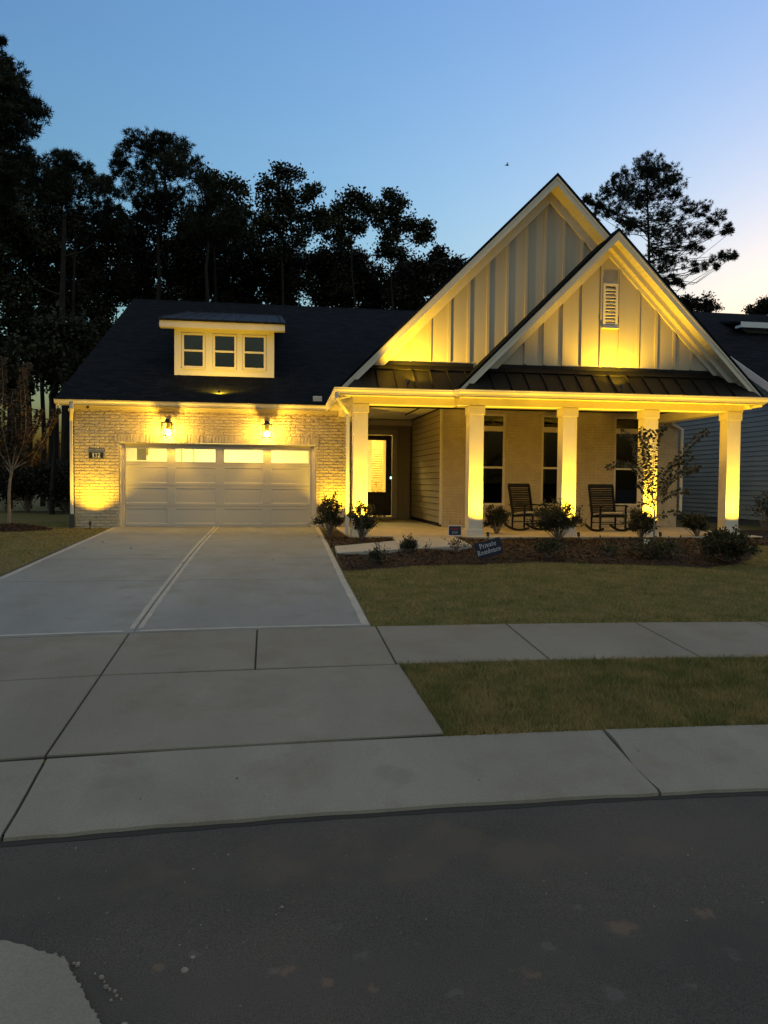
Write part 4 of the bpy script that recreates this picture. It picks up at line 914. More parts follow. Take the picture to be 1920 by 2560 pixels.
# small security sign
p0 = atY(968.6,1135.4,16.70); p1 = atY(996.6,1157,16.70); sx, sz = (p0[0]+p1[0])/2, (p0[2]+p1[2])/2; hw, hh = (p1[0]-p0[0])/2, (p0[2]-p1[2])/2
e = empty('security_sign', (sx,16.70,mulch_z(sx,16.7)), 'small navy security sign with white border at the second porch column', 'yard sign'); zc = sz-e.location.z
mb = MB(); mb.box(-hw,hw,-.003,.003,zc-hh,zc+hh); obj('border', mb, M_white, e, ws=False)
mb = MB(); mb.box(-hw+.012,hw-.012,-.006,-.0032,zc-hh+.012,zc+hh-.012); obj('panel', mb, M_navy, e, ws=False)
mb = MB(); r_ = random.Random(2)
for zz in (.055,.030):
    x = -hw*.7
    while x < hw*.65: w = r_.uniform(.010,.018); mb.box(x,x+w*.7,-.0085,-.0062,zc+zz-.007,zc+zz+.007); x += w
obj('red_lettering', mb, M_red, e, ws=False)
for zz in (-.015,-.045,-.058):
    mb = MB(); x = -hw*.45
    while x < hw*.42: w = r_.uniform(.008,.014); mb.box(x,x+w*.7,-.0085,-.0062,zc+zz-.003,zc+zz+.003); x += w
    obj('pale_lettering', mb, M_white, e, ws=False)
mb = MB(); mb.tube([(0,.006,-.1),(0,.006,zc)],.006,5); obj('stake', mb, M_greybox, e, ws=False)
# plant tag
p = atG(1396,1180); e = empty('plant_tag', (p[0],p[1],mulch_z(p[0],p[1])), 'crumpled pale plant tag in the mulch beside the young porch tree', 'plant tag')
mb = MB(); mb.add([(-.08,0,.0),(.0,-.02,.01),(.0,.01,.13),(-.07,.02,.12),(.09,.02,.02),(.08,.0,.10)],[(0,1,2,3),(1,4,5,2)]); obj('label', mb, mat('pale_tag', (.62,.60,.48), .6, col2=(.45,.42,.2), vscale=30), e, ws=False, fix=False)
mb = MB(); mb.tube([(0,0,-.04),(0,0,.06)],.004,5); obj('stick', mb, M_white, e, ws=False)

# ------------------------------------------------------------------ rocking chairs
def rocking_chair(loc, rz, label):
    e = empty('rocking_chair', loc, label, 'rocking chair', 'dark rocking chairs on the porch', rz); W2 = .355
    K = dict(ws=False)
    sb = lambda y: .42 + (.0-y)*.09     # seat height
    mb = MB(); mb.add([(-W2+.02,-.27,.445),(W2-.02,-.27,.445),(W2-.04,.24,.40),(-W2+.04,.24,.40),(-W2+.02,-.27,.375),(W2-.02,-.27,.375),(W2-.04,.24,.345),(-W2+.04,.24,.345)],[(0,1,2,3),(7,6,5,4),(0,4,5,1),(1,5,6,2),(2,6,7,3),(3,7,4,0)])
    obj('seat', mb, M_chair, e, bevel=.008, **K)
    mb = MB(); mb.add([(-W2+.05,-.25,.505),(W2-.05,-.25,.505),(W2-.06,.20,.465),(-W2+.06,.20,.465),(-W2+.05,-.25,.45),(W2-.05,-.25,.45),(W2-.06,.20,.41),(-W2+.06,.20,.41)],[(0,1,2,3),(7,6,5,4),(0,4,5,1),(1,5,6,2),(2,6,7,3),(3,7,4,0)])
    obj('cushion', mb, M_cush, e, bevel=.022, smooth=True, **K)
    B0, B1 = Vector((0,.23,.36)), Vector((0,.42,1.18)); ax = (B1-B0)
    bk = empty('x',(0,0,0),None,None) if False else None
    mb = MB()
    for s in (-1,1): mb.bar(Vector((s*(W2-.03),0,0))+B0, Vector((s*(W2-.015),0,0))+B1, .055, .05, (1,0,0))
    mb.bar(Vector((-W2+.0,0,0))+B0+ax*.98, Vector((W2-.0,0,0))+B0+ax*.98, .035, .11, ax.normalized())
    back = obj('back_frame', mb, M_chair, e, bevel=.006, **K)
    mb = MB()
    for k in range(14):
        t = .14+.79*k/14; c0 = B0+ax*t; mb.bar(c0+Vector((-W2+.04,0,0)), c0+Vector((W2-.04,0,0)), .014, .037, (0,-.15,1))
    obj('back_slats', mb, M_chair, back, **K)
    for s in (-1,1):
        x = s*(W2+.0); rk = [(x, -.42+.95*t, (.025+.10*(2*t-.85)**2*.9)) for t in np.linspace(0,1,12)]; mb = MB()
        for a, b in zip(rk[:-1], rk[1:]): mb.bar(a, b, .04, .055)
        obj('rocker', mb, M_chair, e, **K)
        mb = MB(); mb.tube([(x,-.25,.07),(x,-.25,.13),(x,-.25,.20),(x,-.25,.30),(x,-.25,.42),(x,-.25,.46),(x,-.25,.50),(x,-.25,.54),(x,-.25,.58),(x,-.25,.62),(x,-.25,.66)],[.022,.030,.024,.028,.030,.023,.032,.023,.031,.023,.026],8); obj('front_leg', mb, M_chair, e, smooth=True, **K)
        mb = MB(); mb.tube([(x*.96,.24,.075),(x*.96,.235,.38)],[.024,.028],8); obj('rear_leg', mb, M_chair, e, **K)
        mb = MB(); ar = [(x,-.32,.645),(x,-.26,.675),(x,-.12,.668),(x,.10,.66),(x*.98,.335,.665)]
        for a, b in zip(ar[:-1], ar[1:]): mb.bar(a, b, .07, .034)
        obj('armrest', mb, M_chair, e, bevel=.006, **K)
    for yy, zz in ((-.25,.20),(.24,.22)): mb = MB(); mb.tube([(-W2,yy,zz),(W2,yy,zz)],.012,6); obj('stretcher', mb, M_chair, e, **K)
pA = atZ(1143,1148,.70); pB = atZ(1311,1150,.70)
rocking_chair((pA[0]+.13,pA[1]+.42,.70), R(21), 'black slatted rocking chair angled to the right, the left one on the porch')
rocking_chair((pB[0]+.21,pB[1]+.40,.70), R(4), 'black slatted rocking chair facing the street, the right one on the porch')

# ------------------------------------------------------------------ neighbour's house
NX = 14.9
N_ = empty('neighbour_house', (NX+3, 25, .6), 'slate-blue sided neighbouring house with dark roof, cut by the right edge of the photo', 'house')
def npart(name, mb, m, **k): return obj(name, mb, m, N_, **k)
pa = np.array([NX-.35, 22.5, 5.94]); slope_n = .567
def nroof(Y): return 5.94 + slope_n*(Y-22.5)
rn_ = ray(1581,677); tn_ = (5.94-slope_n*22.5-CAM[2])/(rn_[2]-slope_n*rn_[1]); mb = MB(); ne = 19.0; nr = float(tn_*rn_[1])
mb.prism([(ne+.4,.3),(40,.3),(40,nroof(nr)-slope_n*(40-nr)),(nr,nroof(nr)-.3),(ne+.4,nroof(ne+.4)-.3)], NX, NX+.15, 'X'); wall0 = len(mb.f)
npart('wall', mb, mat('slate_shadow_gap', (.09,.10,.11), .9))
mb = MB(); z = .86
while z < 9.2:
    # lap boards, cut by the roof slope
    ylo = max(ne+.4, 22.5+(z+.35-5.94)/slope_n); yhi = min(40, 2*nr-ylo) if z > 4 else 40
    if yhi-ylo > .3: mb.prism([(NX-.022,z),(NX-.001,z),(NX-.001,z+.141),(NX-.006,z+.141)], ylo, yhi, 'Y')
    z += .152
npart('lap_siding', mb, M_blue)
mb = MB(); mb.box(NX+.02,NX+12,ne+.4,40,.0,.86); npart('foundation', mb, mat('dark_foundation', (.03,.03,.03), .9))
mb = MB(); mb.prism([(ne-.1,nroof(ne-.1)),(nr,nroof(nr)),(40.5,nroof(nr)-slope_n*(40.5-nr)),(40.5,nroof(nr)-slope_n*(40.5-nr)-.12),(nr,nroof(nr)-.12),(ne-.1,nroof(ne-.1)-.12)], NX-.38, NX+14, 'X'); npart('roof', mb, M_shingle)
mb = MB(); mb.prism([(ne-.1,nroof(ne-.1)-.02),(nr,nroof(nr)-.02),(nr,nroof(nr)-.27),(ne-.1,nroof(ne-.1)-.27)], NX-.41, NX-.382, 'X'); mb.prism([(ne,nroof(ne)-.14),(nr,nroof(nr)-.14),(nr,nroof(nr)-.16),(ne,nroof(ne)-.16)], NX-.38, NX, 'X')
mb.prism([(ne+.4,nroof(ne+.4)-.42),(nr,nroof(nr)-.42),(nr,nroof(nr)-.16),(ne+.4,nroof(ne+.4)-.16)], NX-.05, NX-.031, 'X')
npart('rake_board', mb, M_ntrim)
mb = MB(); mb.box(NX-.4,NX+12,ne-.2,ne-.08,nroof(ne)-.30,nroof(ne)-.12); npart('gutter', mb, M_ntrim)
mb = MB(); mb.box(NX+.16,NX+12,ne+.4,ne+.55,.3,nroof(ne+.4)-.2); npart('front_wall', mb, M_blue)
# its dormer with a pale eave
a = atY(1588,705,24.8); ez = a[2]; mb = MB()
mb.prism([(24.45,ez+.02),(24.45,ez+.10),(27.6,ez+.70),(27.6,ez+.62)], a[0]-.0, a[0]+4, 'X'); npart('dormer_roof', mb, M_shingle)
mb = MB(); mb.box(a[0]-.02,a[0]+4,24.42,24.45,ez-.10,ez+.09); mb.prism([(24.45,ez-.1),(24.8,ez-.08),(24.8,ez),(24.45,ez)], a[0], a[0]+4, 'X'); npart('dormer_eave', mb, M_ntrim)
mb = MB(); mb.box(a[0]+.45,a[0]+3.6,24.8,27.0,ez-1.4,ez); npart('dormer_wall', mb, M_blue)

# ------------------------------------------------------------------ plants
def leaf_cards(P, D, L, Wd, rg, droop=0):
    """rhombic leaves at P along D"""
    n = len(P); D = D.copy(); D[:,2] -= droop; D = unit(D); S = unit(np.cross(D, rg.normal(size=(n,3)))); U = np.cross(S, D)
    L = L[:,None]; Wd = Wd[:,None]
    V = np.stack([P, P+D*L*.45+S*Wd+U*L*.06, P+D*L, P+D*L*.45-S*Wd+U*L*.06],1).reshape(-1,3)
    return V, np.arange(4*n).reshape(-1,4)
def shrub(x, Y, w, h, seed, label, n=1500, ls=.056, m=None, name='shrub', cat='shrub', group=None, sparse=0, zb=None, stems=14):
    rg = np.random.default_rng(seed); zb = mulch_z(x,Y) if zb is None else zb
    e = empty(name, (x,Y,zb), label, cat, group)
    mb = MB(); tips = []
    for i in range(stems):
        a = rg.uniform(0,6.28); r_ = w/2*math.sqrt(rg.uniform(.05,1)); hh = h*rg.uniform(.45,1.0)*(1-.35*(r_/(w/2))**2)
        p0 = Vector((0,0,-.02)); p2 = Vector((math.cos(a)*r_, math.sin(a)*r_, hh)); p1 = p0.lerp(p2,.5)+Vector((rg.normal()*.04,rg.normal()*.04,.04*h))
        mb.tube([p0,p1,p2],[.008,.006,.003],4,cap=False); tips.append((p1,p2))
        for _ in range(3):
            t = rg.uniform(.3,.9); q = p1.lerp(p2,t); q2 = q+Vector((rg.normal()*.09*w/.5,rg.normal()*.09*w/.5,abs(rg.normal())*.09)); mb.tube([q,q2],[.004,.002],3,cap=False); tips.append((q,q2))
    obj('stems', mb, M_barkp, e, ws=False)
    A = np.array([t[0] for t in tips]); B = np.array([t[1] for t in tips]); k = rg.integers(0,len(tips),n); t = rg.random(n)**.6*1.05
    P = A[k]+(B[k]-A[k])*t[:,None]+rg.normal(size=(n,3))*.022*(w/.5)
    P[:,2] = np.maximum(P[:,2], .02); d = unit(unit(B[k]-A[k])+rg.normal(size=(n,3))*.7+np.array([0,0,.2]))
    V, F = leaf_cards(P, d, ls*rg.uniform(.6,1.3,n), ls*.30*rg.uniform(.7,1.3,n), rg)
    mesh_np('foliage', V, F, m or M_shrub, e, ws=False); return e
def g(x, y): p = atG(x, y); return p[0], p[1]
SH = [ # x,y of the foot on the 1659 grid, width m, height m
 (712,1160,.62,.92,'upright leafy shrub in the bed closest to the garage door',900,None,14),
 (780,1168,.56,.86,'leafy shrub standing in front of the leftmost porch column',700,None,14),
 (1072,1158,.56,.78,'rounded shrub with pale lit leaves beside the second porch column',1300,None,16),
 (1206,1168,.86,.90,'wide shrub in front of the middle porch column',1700,None,22),
 (1386,1166,.62,.72,'shrub in front of the fourth porch column, behind the young tree',1100,None,16),
 (1506,1164,.55,.60,'small rounded shrub left of the rightmost porch column',1100,None,16),
 (1570,1216,.78,.56,'broad dark shrub at the lawn edge in front of the rightmost porch column',1900,None,22),
 (1185,1208,.46,.30,'low dark shrub at the lawn edge below the middle column shrub',900,None,16),
 (1412,1208,.90,.34,'low dark spreading shrub at the foot of the young porch tree',1500,None,20),
 (1320,1205,.35,.20,'sparse dark low plant in the mulch left of the young porch tree',300,None,12)]
for i,(a,b,w,h,lab,n,_,st) in enumerate(SH):
    x, Y = g(a,b); kk = (Y-.38)/Y if i in (1,3,4) else 1; x, Y = x*kk, Y*kk; shrub(x, Y, w*.98, h*1.02, 40+i, lab, int(n*(2.8 if h > .4 else .9)), group='shrubs in the mulch bed', stems=int(st*1.8))
x, Y = g(881,1198); shrub(x, Y, .32, .22, 60, 'low round evergreen tuft beside the front path, the one nearer the porch', 2200, .028, M_pine, 'dwarf_conifer', 'dwarf conifer', 'dwarf conifers by the front path', stems=40)
x, Y = g(815,1219); shrub(x, Y, .28, .16, 61, 'low round evergreen tuft near the driveway, smaller and closer to the lawn', 1600, .028, M_pine, 'dwarf_conifer', 'dwarf conifer', 'dwarf conifers by the front path', stems=36)
x, Y = g(985,1200); shrub(x, Y, .42, .26, 62, 'thin reddish twiggy plant between the front path and the Private Residence sign', 170, .035, M_autumn, 'twiggy_plant', 'plant', stems=12)
x, Y = g(925,1193); shrub(x, Y, .14, .17, 63, 'single thin seedling at the right edge of the front path', 24, .03, M_autumn, 'seedling', 'plant', stems=3)
p = atZ(1650,1150,.6); shrub(p[0], p[1], .7, 1.25, 64, 'tall loose shrub at the right edge of the photo by the blue house', 900, .055, zb=.58, stems=16)
def young_tree(name, foot, Y, paths, label, leafm, lstep, lsize, rad, depth=.35, seed=1, zb=None, cat='tree', droop=.35):
    rg = np.random.default_rng(seed); b = atY(*foot, Y); zb = b[2] if zb is None else zb
    e = empty(name, (b[0],Y,zb), label, cat); mb = MB(); P = []; D = []
    o = Vector((b[0],Y,zb)); trunk = [Vector(atY(*q, Y))-o for q in paths[0]]; trunk[0].z = -.03
    mb.tube(trunk, list(np.linspace(rad, rad*.6, len(trunk))), 8)
    br = MB()
    for pi, pth in enumerate(paths[1:]):
        dy = rg.uniform(-depth,depth); pts = [Vector(atY(*q, Y))-o for q in pth]
        for i in range(len(pts)): pts[i].y += dy*(i/(len(pts)-1))**1.2
        sm = []
        for i in range(len(pts)-1):
            for k in range(6): sm.append(pts[i].lerp(pts[i+1], k/6)+Vector((rg.normal()*.004,rg.normal()*.004,0)))
        sm.append(pts[-1]); L = sum((sm[i+1]-sm[i]).length for i in range(len(sm)-1))
        br.tube(sm, list(np.linspace(rad*.42, rad*.10, len(sm))), 5, cap=False)
        n = int(L/lstep); acc = np.linspace(.18,1,n)
        for t in acc:
            f = t*(len(sm)-1); i = min(int(f), len(sm)-2); q = sm[i].lerp(sm[i+1], f-i); d = (sm[i+1]-sm[i]).normalized(); sd = d.cross(Vector((rg.normal()*.35,1,rg.normal()*.35))).normalized()
            for s in (-1,1): P.append(q+sd*s*.01); D.append(d*.45+sd*s*1.0+Vector((0,rg.normal()*.5,-droop*abs(rg.normal()))))
    obj('trunk', mb, M_barkp, e, ws=False); obj('branches', br, M_barkp, e, ws=False)
    P = np.array(P); D = unit(np.array(D)+rg.normal(size=(len(P),3))*.18); n = len(P)
    V, F = leaf_cards(P, D, lsize*rg.uniform(.6,1.25,n), lsize*.28*rg.uniform(.8,1.2,n), rg, droop)
    mesh_np('foliage', V, F, leafm, e, ws=False); return e
def z5(x, y): return ((1320+x/2.765)/1.1573, (940+y/2.765)/1.1573)
Ym = g(1411,1196)[1]
T = [[(870,1200),(872,1100),(875,960),(868,870)],
     [(868,900),(858,800),(835,680),(812,520),(800,420),(805,355)], [(866,860),(840,740),(815,640),(790,560),(770,430),(800,380)], [(868,860),(858,700),(850,560),(858,440),(880,380),(900,350)],
     [(870,880),(905,790),(960,690),(1040,560),(1110,480),(1180,410),(1245,368)], [(872,900),(920,800),(1000,720),(1090,665),(1160,640),(1215,632)], [(872,900),(940,840),(1010,810),(1090,795),(1150,795)],
     [(866,860),(830,780),(790,700),(740,640),(690,605),(600,600),(545,630)], [(866,850),(820,690),(775,590),(760,470),(740,400),(690,385)], [(868,920),(830,870),(780,865),(720,885)],
     [(872,990),(920,955),(980,935),(1010,950)], [(872,860),(900,720),(960,620),(1010,600),(1050,580)], [(868,850),(845,640),(835,540),(850,470),(840,400)],[(870,880),(930,760),(1000,680),(1070,600),(1100,540)],[(866,870),(810,800),(760,750),(740,740)]]
young_tree('crape_myrtle', z5(870,1200), Ym, [[z5(*q) for q in t] for t in T], 'young multi-branched tree with dark leaves in front of the fourth porch column', M_myrtle, .030, .088, .022, seed=7)
# street tree on the left
pt = atG(24,1143); Yt = pt[1]
def z8(x, y): return ((x/3.353)/1.1573, (800+y/3.353)/1.1573)
TL = [[(80,1760),(78,1600),(76,1450),(85,1340),(100,1270)],
      [(100,1270),(105,1180),(120,1040),(115,900),(130,760),(150,600),(170,450),(190,330)], [(100,1270),(70,1150),(40,1020),(20,900),(10,760),(20,600),(15,420),(5,300)], [(105,1260),(160,1150),(210,1040),(240,900),(250,740),(245,560),(235,420)],
      [(105,1260),(180,1170),(280,1090),(340,1000),(390,860),(440,720)], [(95,1280),(60,1160),(85,1000),(75,850),(60,700),(65,560)], [(100,1250),(130,1100),(180,950),(195,800),(190,650),(205,500)],
      [(110,1250),(200,1200),(270,1180),(330,1080),(350,1040)], [(90,1290),(30,1200),(-20,1080),(-50,900),(-60,700)],[(150,1150),(220,1000),(290,860),(300,740)],[(80,1230),(20,1130),(-10,980),(-20,820),(-30,600)],[(120,1100),(150,960),(150,820),(140,700)]]
pl_t = young_tree('street_tree', z8(80,1760), Yt, [[z8(*q) for q in t] for t in TL], 'slender young street tree with a reddish upright crown in its own mulch ring', M_autumn, .022, .13, .045, depth=.6, seed=9, zb=pt[2], droop=.5)
mb = MB(); 
def zring(r_, a): return pt[0]+r_*math.cos(a)*.95, pt[1]+r_*math.sin(a)*.8
for i in range(8):
    for k in range(40):
        r_ = 1.0*i/7*(1+.06*math.sin(k*1.3)+.05*math.sin(k*2.9)); a = 6.2832*k/40; x, y = zring(r_, a); mb.v.append((x,y,G(x,y)-.02+.15*(1-(i/7)**1.6)+.008*math.sin(k*5+i)))
for i in range(7):
    for k in range(40): mb.f.append((i*40+k,(i+1)*40+k,(i+1)*40+(k+1)%40,i*40+(k+1)%40))
obj('mulch_ring', mb, M_mulch, kind='structure', fix=False)
n_ = 2600; rr_ = np.sqrt(rng.random(n_))*1.02; aa = rng.uniform(0,6.283,n_); P = np.array([[*zring(a,b), 0] for a,b in zip(rr_,aa)]); P[:,2] = [G(q[0],q[1])-.012+.15*(1-min(1,r_)**1.6) for q,r_ in zip(P,rr_)]
d = unit(rng.normal(size=(n_,3))*np.array([1,1,.3])); s = unit(np.cross(d, rng.normal(size=(n_,3))*np.array([.5,.5,.1])+np.array([0,0,1])))
V, F = cards(P, rng.uniform(.012,.05,n_), rng.uniform(.005,.012,n_), d, s); mesh_np('mulch_ring_chips', V, F, M_chip, kind='stuff')

# ------------------------------------------------------------------ big trees
def big_tree(name, label, cat, group, gx, Y, blobs, kind, seed, dens=1.0, r0=.22, m=None, wob=.5, trunk_top=None, depth=1.0, sats=2, rs=1.18):
    """gx: trunk x on the 1659 grid; blobs: (x, y, r) crown masses at distance Y; real depth is given by scattering along Y"""
    rg = np.random.default_rng(seed); px = Y*1.02/1661.0
    def W(x, y): return atY(x, y, Y)
    base = W(gx, 1060); zb = .35; e = empty(name, (base[0], Y, zb), label, cat, group); o = np.array([base[0], Y, zb])
    C_ = [np.append(W(b[0], b[1])-o, b[2]*px*rs) for b in blobs]
    C_ = np.array(C_); sat = []
    for c in C_:
        for _ in range(sats):
            a_ = rg.uniform(0,6.28); q = c.copy(); q[0] += math.cos(a_)*c[3]*.95; q[2] += math.sin(a_)*c[3]*.7-.15*c[3]; q[3] = c[3]*rg.uniform(.4,.62); sat.append(q)
    C_ = np.concatenate([C_, np.array(sat)]); C_[:,1] += rg.normal(size=len(C_))*C_[:,3]*.7*depth
    top = C_[:,2].max() if trunk_top is None else trunk_top; ti = C_[:,2].argmax()
    wood = MB(); tp = []; K = 9
    for i in range(K):
        t = i/(K-1); tp.append(Vector((C_[ti,0]*t**2+rg.normal()*wob*.25*t, C_[ti,1]*t**2*.6+rg.normal()*wob*.2*t, top*t)))
    wood.tube(tp, [r0*(1-.86*(i/(K-1))) for i in range(K)], 8)
    tips = []
    for c in C_:
        cz = c[2]; s = min(.96, max(.15, (cz-(.28 if kind == 'pine' else .5)*np.hypot(c[0],c[1])-c[3]*.3)/top)); f = s*(K-1); i = min(int(f), K-2); p0 = tp[i].lerp(tp[i+1], f-i); cc = Vector(c[:3])
        ll = (cc-p0).length; mid = p0.lerp(cc,.5)+Vector((rg.normal()*.10*ll,rg.normal()*.15,(rg.normal()*.10-.10)*ll)); rb = r0*.30*(1-.6*s)
        rb *= .75 if kind == 'pine' else 1
        if (cc-p0).length > .3: wood.tube([p0,mid,cc],[rb,rb*.7,rb*.4],5,cap=False)
        nt_ = max(6, int(16*c[3]))
        for _ in range(nt_):
            v = rg.normal(size=3); v /= np.linalg.norm(v); q = cc+Vector(v*c[3]*rg.uniform(.45,1.0)*np.array([1,1,.85])); st = cc.lerp(p0, rg.uniform(-.05,min(.35,.5/ll))); wood.tube([st, st.lerp(q,.5)+Vector((0,0,-.05)), q],[rb*.35,rb*.22,.012],3,cap=False); tips.append(q)
    obj('trunk', wood, M_bark, e, ws=False)
    P = []; D = []; 
    for c in C_:
        area = c[3]**2
        if kind == 'pine':
            nc = int(80*area*dens)+6
            v = unit(rg.normal(size=(nc,3)))*(rg.random((nc,1))**.42)*c[3]; v[:,2] *= .82; P.append(c[:3]+v); D.append(unit(v+np.array([0,0,.35*c[3]])))
        else:
            nc = int((26 if m is None else 34)*area*dens)+5
            v = unit(rg.normal(size=(nc,3)))*(rg.random((nc,1))**.40)*c[3]; v[:,2] *= .9; P.append(c[:3]+v); D.append(v)
    P = np.concatenate(P); D = np.concatenate(D)
    if tips and kind == 'pine': P = np.concatenate([P, np.array(tips)]); D = np.concatenate([D, unit(rg.normal(size=(len(tips),3))+[0,0,.6])])
    if kind == 'pine':
        k = 18; n = len(P); PP = np.repeat(P, k, 0); DD = unit(np.repeat(D, k, 0)*.45+rg.normal(size=(n*k,3))*.75); L = rg.uniform(.14,.30,n*k)[:,None]; S = unit(np.cross(DD, rg.normal(size=(n*k,3))))*.021
        PP = PP + rg.normal(size=PP.shape)*.04
        V = np.stack([PP-S, PP+S, PP+DD*L],1).reshape(-1,3); F = np.arange(3*n*k).reshape(-1,3)
    else:
        k = 26; n = len(P); PP = np.repeat(P, k, 0)+rg.normal(size=(n*k,3))*np.array([.21,.21,.16]); DD = unit(rg.normal(size=(n*k,3))+[0,0,-.25])
        V, F = leaf_cards(PP, DD, rg.uniform(.12,.23,n*k), rg.uniform(.045,.085,n*k), rg)
    mesh_np('crown', V, F, m or (M_pine if kind == 'pine' else M_leaf), e, ws=False); return e
PG, LG, UG = 'pines behind the house', 'broadleaf trees behind the house', 'dark lower trees in the wood behind the house'
big_tree('pine_tree','tall pine cut by the left edge of the photo, reaching highest at the left','pine tree',PG,-14,33,[(0,92,7),(18,150,30),(35,196,28),(84,238,20),(58,246,22),(15,215,34),(-20,180,40),(52,292,24),(5,285,38),(-30,260,45),(30,330,30),(-10,350,40),(25,385,30)],'pine',1,1.25)
big_tree('pine_tree','dense pine with a knobbly top standing right of the left edge pine','pine tree',PG,120,40,[(60,352,26),(108,348,28),(148,352,22),(178,362,20),(210,378,18),(88,395,40),(150,405,38),(212,418,26),(35,385,34),(250,452,14),(120,450,45),(60,450,45),(190,460,40)],'pine',2,1.25,trunk_top=None)
big_tree('pine_tree','big round-crowned pine above the left end of the garage roof','pine tree',PG,338,42,[(330,305,26),(297,312,20),(368,318,26),(270,338,16),(255,360,15),(398,340,22),(416,372,20),(340,350,36),(300,370,26),(385,385,34),(332,405,34),(362,436,30),(282,420,20),(310,450,22),(390,440,28)],'pine',3,.85)
big_tree('pine_tree','smaller pine with one tufted branch sticking out right, right of the round pine','pine tree',PG,462,40,[(440,410,26),(470,440,30),(500,460,22),(522,458,13),(430,460,34),(475,490,30),(505,500,18),(445,500,28)],'pine',4,1.1)
big_tree('broadleaf_tree','broadleaf tree with yellowing top between the two pines and the tall oak','broadleaf tree',LG,470,45,[(455,386,15),(482,398,20),(506,418,18),(516,445,14),(470,420,24),(500,480,26),(520,510,16)],'leaf',5,.6,r0=.16)
big_tree('broadleaf_tree','tall loose-crowned oak rising alone over the garage roof','broadleaf tree',LG,615,44,[(612,372,12),(630,378,12),(572,397,9),(600,412,18),(568,432,14),(618,430,18),(655,425,12),(676,412,8),(642,452,18),(600,458,22),(580,480,20),(655,470,14),(688,458,9),(686,484,10),(560,505,20),(620,495,26),(655,510,16),(590,530,24),(566,475,12)],'leaf',6,.45,r0=.17)
big_tree('broadleaf_tree','rounded slim-stemmed tree, left one of the paired slim trees','broadleaf tree',LG,768,44,[(735,440,13),(760,430,15),(788,436,15),(802,455,12),(725,465,12),(758,462,18),(718,490,13),(788,482,14),(752,498,14),(740,515,12)],'leaf',7,.50,r0=.13)
big_tree('broadleaf_tree','open slim tree with a side branch, right one of the paired slim trees','broadleaf tree',LG,852,44,[(845,425,9),(835,445,12),(862,440,9),(850,465,15),(820,476,10),(868,485,11),(845,502,15),(896,478,10),(914,490,8),(922,503,6),(897,510,10),(850,532,18),(875,548,14),(830,540,12)],'leaf',8,.45,r0=.12)
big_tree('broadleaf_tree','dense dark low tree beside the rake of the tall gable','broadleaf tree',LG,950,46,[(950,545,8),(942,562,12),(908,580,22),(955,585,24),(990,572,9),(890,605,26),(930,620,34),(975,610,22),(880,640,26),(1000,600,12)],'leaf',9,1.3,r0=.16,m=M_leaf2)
# the lower wood: separate trees whose crowns overlap
rw = random.Random(12)
def fill(i, cx_, Y, y0, y1, wd, n, label, dens=1.0):
    bl = [(cx_+rw.uniform(-wd,wd)*(1-.35*abs(2*k/n-1)), y0+(y1-y0)*(k+.5)/n+rw.uniform(-14,14), rw.uniform(20,32)) for k in range(n)]
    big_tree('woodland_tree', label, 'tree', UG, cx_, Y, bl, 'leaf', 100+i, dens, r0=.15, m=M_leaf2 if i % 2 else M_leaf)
FL = [(20,37,430,860,60,26,'dark tree filling the wood at the left edge, below the tall edge pine'),(110,39,470,820,60,24,'dark tree in the wood below the knobbly pine'),(205,43,470,760,55,20,'dark tree in the wood behind the left roof corner'),
      (300,46,470,660,50,15,'dark tree under the left half of the round pine'),(390,47,480,660,50,15,'dark tree under the right half of the round pine'),(470,47,520,670,42,12,'dark tree under the small tufted pine'),
      (545,48,525,665,40,11,'dark tree just left of the oak trunk'),(625,47,535,665,42,11,'dark tree at the foot of the oak'),(705,48,545,665,40,11,'dark tree between the oak and the paired slim trees'),
      (785,48,545,665,42,11,'dark tree below the left paired slim tree'),(865,49,575,665,34,9,'dark tree below the right paired slim tree')]
for i,(a,Y,y0,y1,wd,n,lab) in enumerate(FL): fill(i, a, Y, y0, y1, wd, n, lab, .58)
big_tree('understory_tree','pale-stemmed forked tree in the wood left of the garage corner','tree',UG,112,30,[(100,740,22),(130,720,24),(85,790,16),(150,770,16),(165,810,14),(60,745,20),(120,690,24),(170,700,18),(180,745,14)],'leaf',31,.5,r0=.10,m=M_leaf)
for i,(a,b,r_) in enumerate([(150,1015,26),(110,1050,34),(60,1060,38),(15,1055,36),(140,1075,26)]):
    p = atY(a, 1090, 31+i*.6); shrub(p[0], p[1], 1.9, 2.4, 200+i, ['dark bush nearest the garage corner at the edge of the wood','second dark bush from the garage corner at the edge of the wood','dark bush behind the street tree trunk','dark bush at the far left edge of the photo under the wood','low dark bush beside the left downspout'][i], 2600, .14, M_leaf2, 'bush', 'bush', 'bushes at the edge of the wood', zb=.5, stems=30)
# bare trunks standing in the wood
for i,(a,Y,r_) in enumerate([(138,36,.20),(160,38,.13),(172,40,.10),(60,38,.17),(92,41,.14),(120,43,.16)]):
    p = atY(a, 1060, Y); mb = MB(); zt = 13-i*.7; mb.tube([(0,0,-.1),(.1,0,zt*.35),(-.05,.1,zt*.7),(.1,0,zt)],[r_,r_*.85,r_*.65,r_*.35],9)
    for k in range(5): z = zt*(.35+.13*k); s = -1 if k % 2 else 1; mb.tube([(0,0,z),(s*.8,.1,z+.3),(s*1.5,.2,z+.9)],[r_*.25,r_*.15,.02],4)
    e = empty('bare_trunk', (p[0],Y,.4), ['thick bare trunk against the bright gap left of the garage corner','thinner bare trunk just left of the garage downspout','thinnest bare trunk showing right beside the garage downspout','bare trunk behind the crown of the street tree','bare trunk right of the street tree crown','slim far trunk in the gap left of the garage'][i], 'tree trunk', 'trunks in the wood'); obj('trunk', mb, M_bark, e, ws=False)
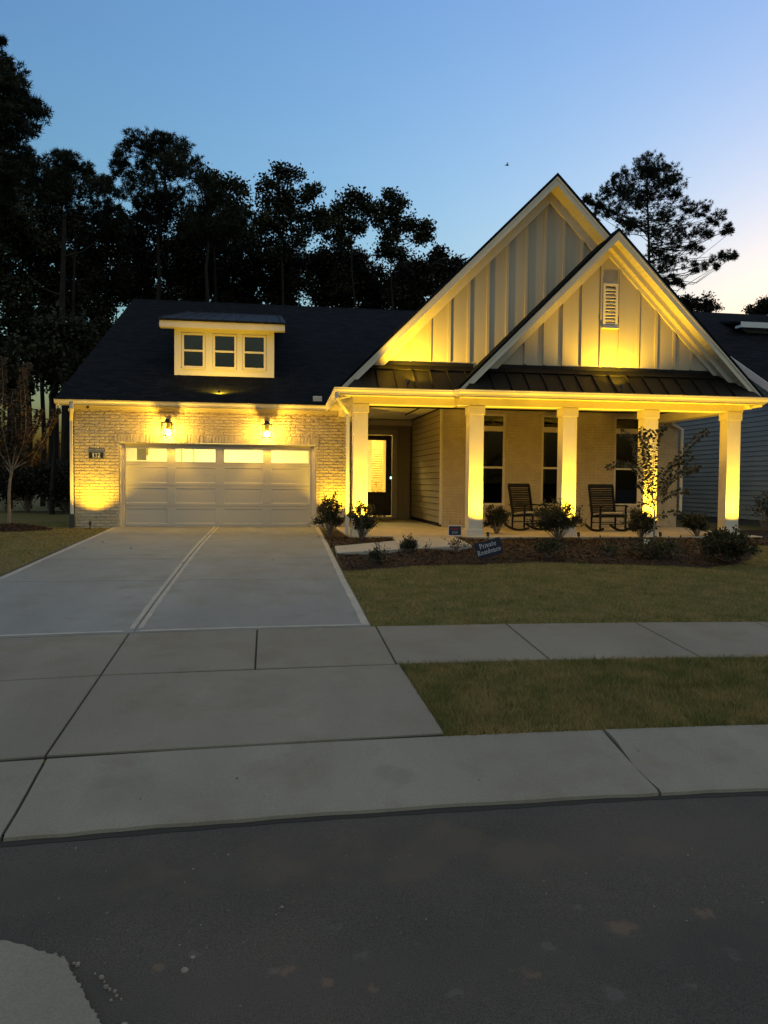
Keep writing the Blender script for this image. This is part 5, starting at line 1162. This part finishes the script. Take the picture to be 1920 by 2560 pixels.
big_tree('pine_tree','large lone pine with open spreading branches behind the right slope of the gables','pine tree','pine right of the house',1402,55,
  [(1410,352,20),(1378,362,16),(1440,375,18),(1345,388,16),(1322,402,14),(1292,430,12),(1274,425,8),(1300,455,13),(1400,395,28),(1455,402,18),(1350,435,26),(1415,440,30),(1488,440,13),(1512,450,14),(1548,468,13),(1572,492,9),(1528,490,15),(1482,488,18),(1388,495,26),(1440,515,22),(1498,540,13),(1576,545,11),(1545,560,13),(1510,575,11),(1458,570,17),(1418,560,20),(1450,606,11),(1466,612,8),(1345,485,13),(1425,400,20),(1380,420,20)],'pine',21,.40,r0=.26,sats=4,rs=1.45)
big_tree('broadleaf_tree','low rounded tree showing over the neighbour roof, beside the front gable','broadleaf tree',None,1505,60,[(1490,656,17),(1518,655,15),(1538,664,9),(1470,660,15),(1505,670,16)],'leaf',22,.9,r0=.2,m=M_leaf2)
big_tree('broadleaf_tree','small rounded tree over the neighbour roof at the right edge of the photo','broadleaf tree',None,1650,60,[(1640,660,15),(1621,669,8),(1662,656,16),(1650,674,12)],'leaf',23,.9,r0=.2,m=M_leaf2)
# the rest of the wood, far off on both sides
for nm_, xa, xb in (('wood_beyond_left',-95,-19.5),('wood_beyond_right',42,110)):
    rg = np.random.default_rng(77); n_ = 42000; X_ = rg.uniform(xa,xb,n_); top_ = 9+3*np.sin(X_*.35)+1.5*np.sin(X_*1.3); Z_ = .3+rg.random(n_)**.8*top_; Y_ = 52+rg.uniform(-6,6,n_)
    V, F = leaf_cards(np.stack([X_,Y_,Z_],1), unit(rg.normal(size=(n_,3))), rg.uniform(.4,.8,n_), rg.uniform(.15,.3,n_), rg); mesh_np('distant_wood', V, F, M_leaf2, kind='stuff')
# bird
p = atY(1095,357,60); e = empty('bird', tuple(p), 'tiny dark bird high in the sky above the tall gable', 'bird')
mb = MB(); mb.tube([(-.16,0,0),(-.08,0,.01),(.05,0,.0),(.15,0,.03),(.2,0,.03)],[.01,.04,.05,.03,.008],8); mb.add([(-.05,0,.03),(.07,0,.03),(.0,.35,.10),(-.12,.5,.02)],[(0,1,2,3)]); mb.add([(-.05,0,.03),(.07,0,.03),(.0,-.35,.10),(-.12,-.5,.02)],[(3,2,1,0)])
obj('body', mb, M_black, e, ws=False, fix=False)
